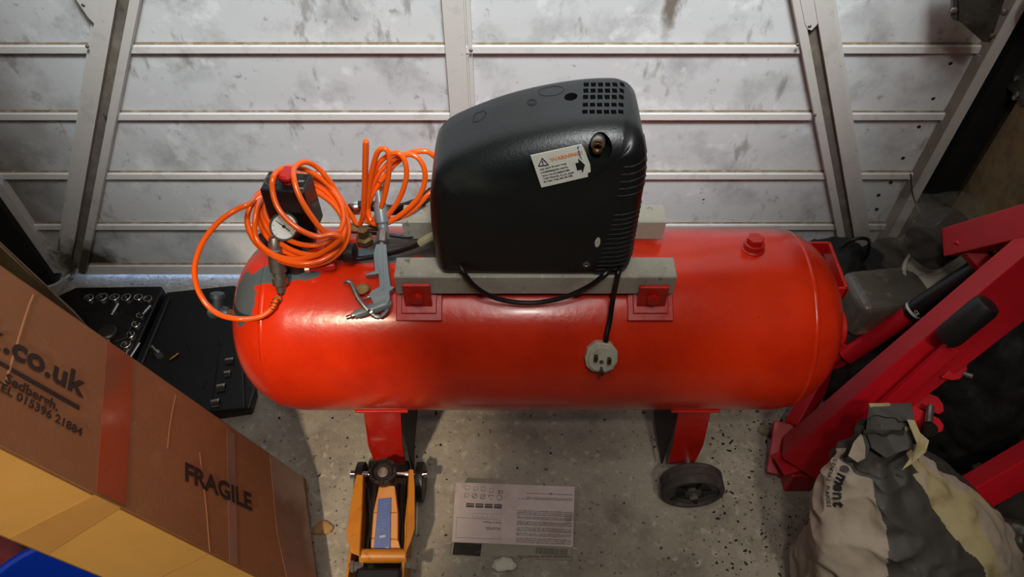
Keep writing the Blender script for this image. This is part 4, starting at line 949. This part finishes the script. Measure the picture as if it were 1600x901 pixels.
# ------------------------------------------------------------------ plaster sack
sack = thing('plaster_sack', 'crumpled open paper plaster sack with dark panel at the bottom right', 'sack', (.72, .48, 0))
RG = [(0, .715, .455, .150, .125), (.02, .715, .46, .178, .150), (.07, .715, .465, .196, .165), (.13, .715, .475, .196, .162), (.19, .705, .495, .183, .148), (.24, .688, .515, .174, .134), (.285, .664, .538, .150, .110), (.32, .640, .558, .118, .085), (.35, .620, .576, .086, .060), (.375, .607, .590, .056, .036), (.41, .600, .600, .044, .022), (.445, .592, .604, .046, .016)]
NU, NV = 320, 170
def lerp_ring(t):
    f = t * (len(RG) - 1); i = min(int(f), len(RG) - 2); f -= i
    p = [RG[max(i - 1, 0)], RG[i], RG[i + 1], RG[min(i + 2, len(RG) - 1)]]
    return [.5 * (2 * b + (c - a) * f + (2 * a - 5 * b + 4 * c - d_) * f * f + (3 * b - a - 3 * c + d_) * f ** 3) for a, b, c, d_ in zip(*p)]
sm = MB(); vs = []; grid = []
for j in range(NV + 1):
    t = j / NV; z, cx, cy, rx, ry = lerp_ring(t)
    for i in range(NU):
        a = 2 * PI * i / NU
        p = Vector((math.cos(a), math.sin(a), 0))
        # vertical pleats gathered at the neck
        pl_ = math.sin(a * 9 + 2 * math.sin(t * 5)) * .10 * max(0, t - .45) / .55 + math.sin(a * 5 + t * 6) * .035
        q = Vector((p.x * rx, p.y * ry, z)) * 1.0
        nz = noise.noise(Vector((cx + q.x, cy + q.y, z)) * 9) * .012 + (abs(noise.noise(Vector((cx + q.x, cy + q.y, z * 1.6 + 4)) * 17))) * -.020 + noise.noise(Vector((q.x, q.y, z)) * 45) * .003
        k = 1 + pl_ ; amp = min(1, z / .05) * (1 if t < .8 else .5)
        vs.append(Vector((cx + p.x * (rx * k + nz * amp), cy + p.y * (ry * k + nz * amp), max(z, .001))))
fs = []; ms = []
for j in range(NV):
    for i in range(NU):
        t = (j + .5) / NV; a = math.degrees(2 * PI * (i + .5) / NU); a = a - 360 if a > 180 else a
        w = noise.noise(Vector((a * .03, t * 6, 2))) * 16 + noise.noise(Vector((a * .1, t * 30, 5))) * 3
        lo = -118 + 26 * (t - .5) + w; hi = -52 + 30 * (t - .5) + w
        if t > .78: mm = M_sackd if not (-35 < a < -5) else M_sacky
        elif lo < a < hi: mm = M_sackd
        elif hi <= a < hi + 4: mm = M_sacky
        elif hi + 4 <= a < hi + 60 and t > .35:
            mm = M_sacky if noise.noise(Vector((a * .025, t * 4, 7))) > .05 else M_sack
        elif hi + 60 <= a < 150: mm = M_sackd if t > .3 else M_sack
        else: mm = M_sack
        fs.append((j * NU + i, j * NU + (i + 1) % NU, (j + 1) * NU + (i + 1) % NU, (j + 1) * NU + i)); ms.append(mm)
sm.v = vs
for f_, m_ in zip(fs, ms): sm.f.append(list(f_)); sm.m.append(sm.mi(m_))
sm.f.append(list(range(NU))[::-1]); sm.m.append(sm.mi(M_sack))
sb = sm.build('sack_body', None, sack, smooth=True, sharp=60)
bv2 = BVHTree.FromPolygons([tuple(v) for v in sm.v], sm.f)
def sk(px, py, k=.002):
    h = bv2.ray_cast(O, ray(px, py).normalized())
    return None if h[0] is None else h[0] - ray(px, py).normalized() * k
# printed letters conform to the sack: each on its own little facet
for s_, a, b, bold in (('a', (1327, 724), (1322, 742), .04), ('m', (1320, 742), (1318, 760), .04), ('e', (1319, 756), (1316, 770), .04), ('n', (1318, 768), (1312, 781), .04), ('t', (1317, 782), (1312, 791), .04),):
    pass
def sktext(s_, a, b, sz, bold=.03):
    A, B = sk(*a, .006), sk(*b, .006)
    if A is None or B is None: return
    nrm = (O - A).normalized(); text(s_, A, B, nrm, M_ink, sack, 'sack_lettering', .001, bold)
def skline(word, pix, hgt, bold, size, up=(1, 0)):
    K = len(word)
    for i_, ch in enumerate(word):
        if ch == ' ': continue
        f0 = (i_ + .08) / K * (len(pix) - 1); f1 = (i_ + .88) / K * (len(pix) - 1)
        def at(f): k_ = min(int(f), len(pix) - 2); t_ = f - k_; return (pix[k_][0] * (1 - t_) + pix[k_ + 1][0] * t_, pix[k_][1] * (1 - t_) + pix[k_ + 1][1] * t_)
        A, B = sk(*at(f0), .003), sk(*at(f1), .003)
        m_ = at((f0 + f1) / 2); Cc = sk(m_[0] + up[0] * hgt, m_[1] + up[1] * hgt, .003)
        if A is None or B is None or Cc is None: continue
        x_ = (B - A); nrm = x_.cross(Cc - (A + B) / 2).normalized(); nrm = nrm if nrm.dot(O - A) > 0 else -nrm
        text(ch, A, B, nrm, M_ink, sack, 'sack_lettering', .0015, bold, maxh=size, flip=True)
skline('ement', [(1318, 722), (1306, 748), (1302, 772), (1304, 794)], 14, .03, .026)
skline('GENERAL PURPOSE', [(1303, 716), (1294, 740), (1291, 768), (1293, 792)], 6, .01, .0085)
for (a, b) in ((1328, 715),):
    q = [sk(a + 9 * math.cos(t), b + 6 * math.sin(t)) for t in [2 * PI * k / 16 for k in range(17)]]
    if all(v is not None for v in q): MB().tube(q, .0016, 6).build('sack_print', M_ink, sack)
# stiff folded flap at the mouth and torn cream edge strips
def fl(pix, zc, th, m, nm='paper_flap'):
    P = [PC(a, b, zc + dz) for a, b, dz in pix]; v_ = (P[0] - O).normalized() * th
    o = MB().prism(P, v_).build(nm, m, sack, bevel=.0008); return o
fl([(1358, 631, .0), (1425, 629, .0), (1430, 672, -.02), (1424, 700, -.03), (1400, 708, -.03), (1385, 716, -.03), (1362, 700, -.03), (1353, 672, -.02)], 1.20, .004, M_sackd)
fl([(1357, 630, 0), (1390, 629, 0), (1392, 634, 0), (1376, 636, 0), (1362, 641, 0)], 1.198, .003, M_sacky)
fl([(1417, 655, -.02), (1429, 656, -.02), (1438, 676, -.03), (1452, 688, -.03), (1447, 706, -.04), (1425, 724, -.05), (1408, 735, -.05), (1424, 712, -.04), (1432, 692, -.04)], 1.19, .003, M_sacky)
fl([(1325, 712, -.03), (1334, 690, -.02), (1344, 678, 0), (1352, 679, 0), (1358, 696, -.01), (1352, 716, -.03), (1340, 722, -.04)], 1.19, .006, M_sack)
fl([(1348, 676, 0), (1353, 679, 0), (1360, 698, -.01), (1352, 720, -.03), (1348, 716, -.02), (1352, 697, -.01)], 1.185, .004, M_sackd)
# crumpled scrap sacks in the corner
o = lump('crumpled_plastic', Zp(1556, 874, .14), (.06, .05, .09), M_galv, .4, 20, 11, 5, flat=.001); tag(o, 'crumpled grey plastic sheet beside the plaster sack in the corner', 'plastic sheet')
o = lump('brown_lump', Zp(1612, 885, .13), (.055, .06, .10), mat('brown_rag', '#5a3a20', .9, bump=.002), .25, 18, 12, 4, flat=.001); tag(o, 'brown rag bundle in the bottom right corner', 'rag')
o = lump('dark_rock', Zp(1600, 790, .2), (.05, .05, .07), mat('dark_rock', '#2b2822', .9, bump=.002), .2, 14, 15, 4); o.location = (0, 0, 0); tag(o, 'dark grey bundle above the brown rag at the right', 'bundle')
# ------------------------------------------------------------------ clutter behind the hoist
o = lump('dark_filler', (.905, .84, .24), (.095, .14, .24), mat('filler_black', '#0b0a0b', .75, bump=.004, bscale=30), .22, 11, 21, 5, flat=.001); tag(o, 'added black heap filling the shaded dark under the hoist by the right wall', 'bag')  # black lump added to darken the shaded space by the wall
o = lump('dark_filler', (.82, .90, .10), (.12, .10, .11), mat('filler_black', '#0b0a0b', .3), .22, 11, 23, 5, flat=.001); tag(o, 'added black heap filling the shaded dark on the floor behind the hoist mast', 'bag')  # second black lump added for the same dark space
o = lump('dark_cloth', (.76, 1.17, .11), (.10, .09, .13), M_cloth, .25, 11, 31, 5, flat=.001); tag(o, 'heap of dark cloth between the tank end and the garage door', 'cloth')
o = lump('dark_cloth', (.89, 1.16, .11), (.10, .10, .13), M_cloth, .25, 11, 33, 5, flat=.001); tag(o, 'heap of dark cloth at the foot of the black door frame', 'cloth')
P = cat_([Yp(1316, 386, 1.15), Yp(1326, 377, 1.15), Yp(1345, 372, 1.15), Yp(1358, 376, 1.15), Yp(1357, 392, 1.15), Yp(1350, 405, 1.15)], 6)
tag(MB().tube(P, .004, 8).build('black_cable', M_cable, smooth=True), 'loop of black cable arching over the dark cloth by the door', 'cable')
P = cat_([Yp(1423, 272, 1.27), Yp(1425, 300, 1.22), Yp(1432, 320, 1.18), Yp(1442, 346, 1.15)], 6)
tag(MB().tube(P, .002, 8).build('black_string', M_cable, smooth=True), 'thin black string hanging down the right door edge', 'string')
# wrapped stone block
bc = Yp(1378, 470, 1.0); 
sb_ = MB().box((bc.x, bc.y, bc.z), (.16, .11, .10), R=Matrix.Rotation(.12, 3, 'Z')); st = sb_.build('wrapped_block', M_stone, bevel=.018, seg=4)
tag(st, 'grey stone block wrapped in dusty polythene beside the tank end', 'block')
tag(MB().box((bc.x, bc.y, (bc.z - .05) / 2), (.15, .10, max(bc.z - .052, .02))).build('concrete_block', mat('dark_block', '#2a2825', .9, bump=.002), bevel=.004), 'dark block under the polythene wrapped stone', 'block')
# white bucket
bu = thing('white_bucket', 'white plastic bucket with a thick rim behind the hoist ram', 'bucket', tuple(Yp(1470, 430, 1.02)))
bcx = Yp(1478, 432, 1.02); ba = Vector((-.15, -.25, 1)).normalized()
hb = bcx.z - .02
MB().lathe(bcx - ba * hb * .93, ba, [(0, .055), (hb * .85, .074), (hb * .93, .076)], 36).build('bucket_body', M_bucket, bu, smooth=True)
MB().lathe(bcx, ba, [(-.03, .078), (-.012, .0795), (-.010, .084), (.004, .084), (.005, .078), (-.02, .075)], 40, cap=False).build('bucket_rim', M_bucket, bu, smooth=True)
# polythene bag with a dark roll
pg_ = Yp(1478, 375, 1.04)
o = lump('plastic_bag', pg_ + Vector((-.02, .02, .0)), (.105, .07, .085), M_poly, .28, 14, 41, 5); tag(o, 'crumpled clear polythene bag resting on the white bucket', 'plastic bag')
o = lump('plastic_bag', Yp(1430, 352, 1.10), (.07, .05, .05), M_poly, .3, 16, 43, 5); tag(o, 'loose clear polythene sheet against the black door frame', 'plastic bag')
ra_, rb_ = Yp(1452, 372, 1.02), Yp(1500, 345, 1.06)
tag(MB().tube([ra_ + Vector((0, 0, -.03)), rb_ + Vector((0, 0, -.02))], .05, 32).build('dark_roll', M_cloth, smooth=True, bevel=.006), 'dark roll inside the clear polythene bag', 'roll')

# ------------------------------------------------------------------ floor litter
o = lump('dry_leaf', Zp(505, 825, .004), (.018, .013, .004), M_tan, .5, 50, 17, 3); tag(o, 'torn tan scrap of paper on the concrete by the jack', 'scrap')
o = lump('stone_chip', Zp(1200, 672, .004), (.02, .012, .006), mat('stone_chip', '#8d7f63', .9), .3, 50, 18, 3, flat=.0005); tag(o, 'flat tan stone chip on the concrete near the right leg', 'stone')
dm = MB(); rd_ = random.Random(11)
for k in range(520):
    if k < 330: px, py = rd_.uniform(1110, 1250), rd_.uniform(640, 900)
    else: px, py = rd_.uniform(400, 1100), rd_.uniform(640, 900)
    c = Zp(px, py, .0008); r = rd_.choice((.0008, .001, .0014, .0024)) * rd_.uniform(.6, 1.2); a0 = rd_.uniform(0, PI); el = rd_.uniform(1, 2.4)
    pts = []
    for q in range(5):
        a = 2 * PI * q / 5; x = math.cos(a) * r * el * rd_.uniform(.6, 1.2); y = math.sin(a) * r * rd_.uniform(.6, 1.2)
        pts.append(c + Vector((x * math.cos(a0) - y * math.sin(a0), x * math.sin(a0) + y * math.cos(a0), 0)))
    dm.prism(pts, (0, 0, r * .5))
tag(dm.build('floor_debris', M_debris), 'dark flakes and grit scattered on the concrete floor', 'debris', kind='stuff')
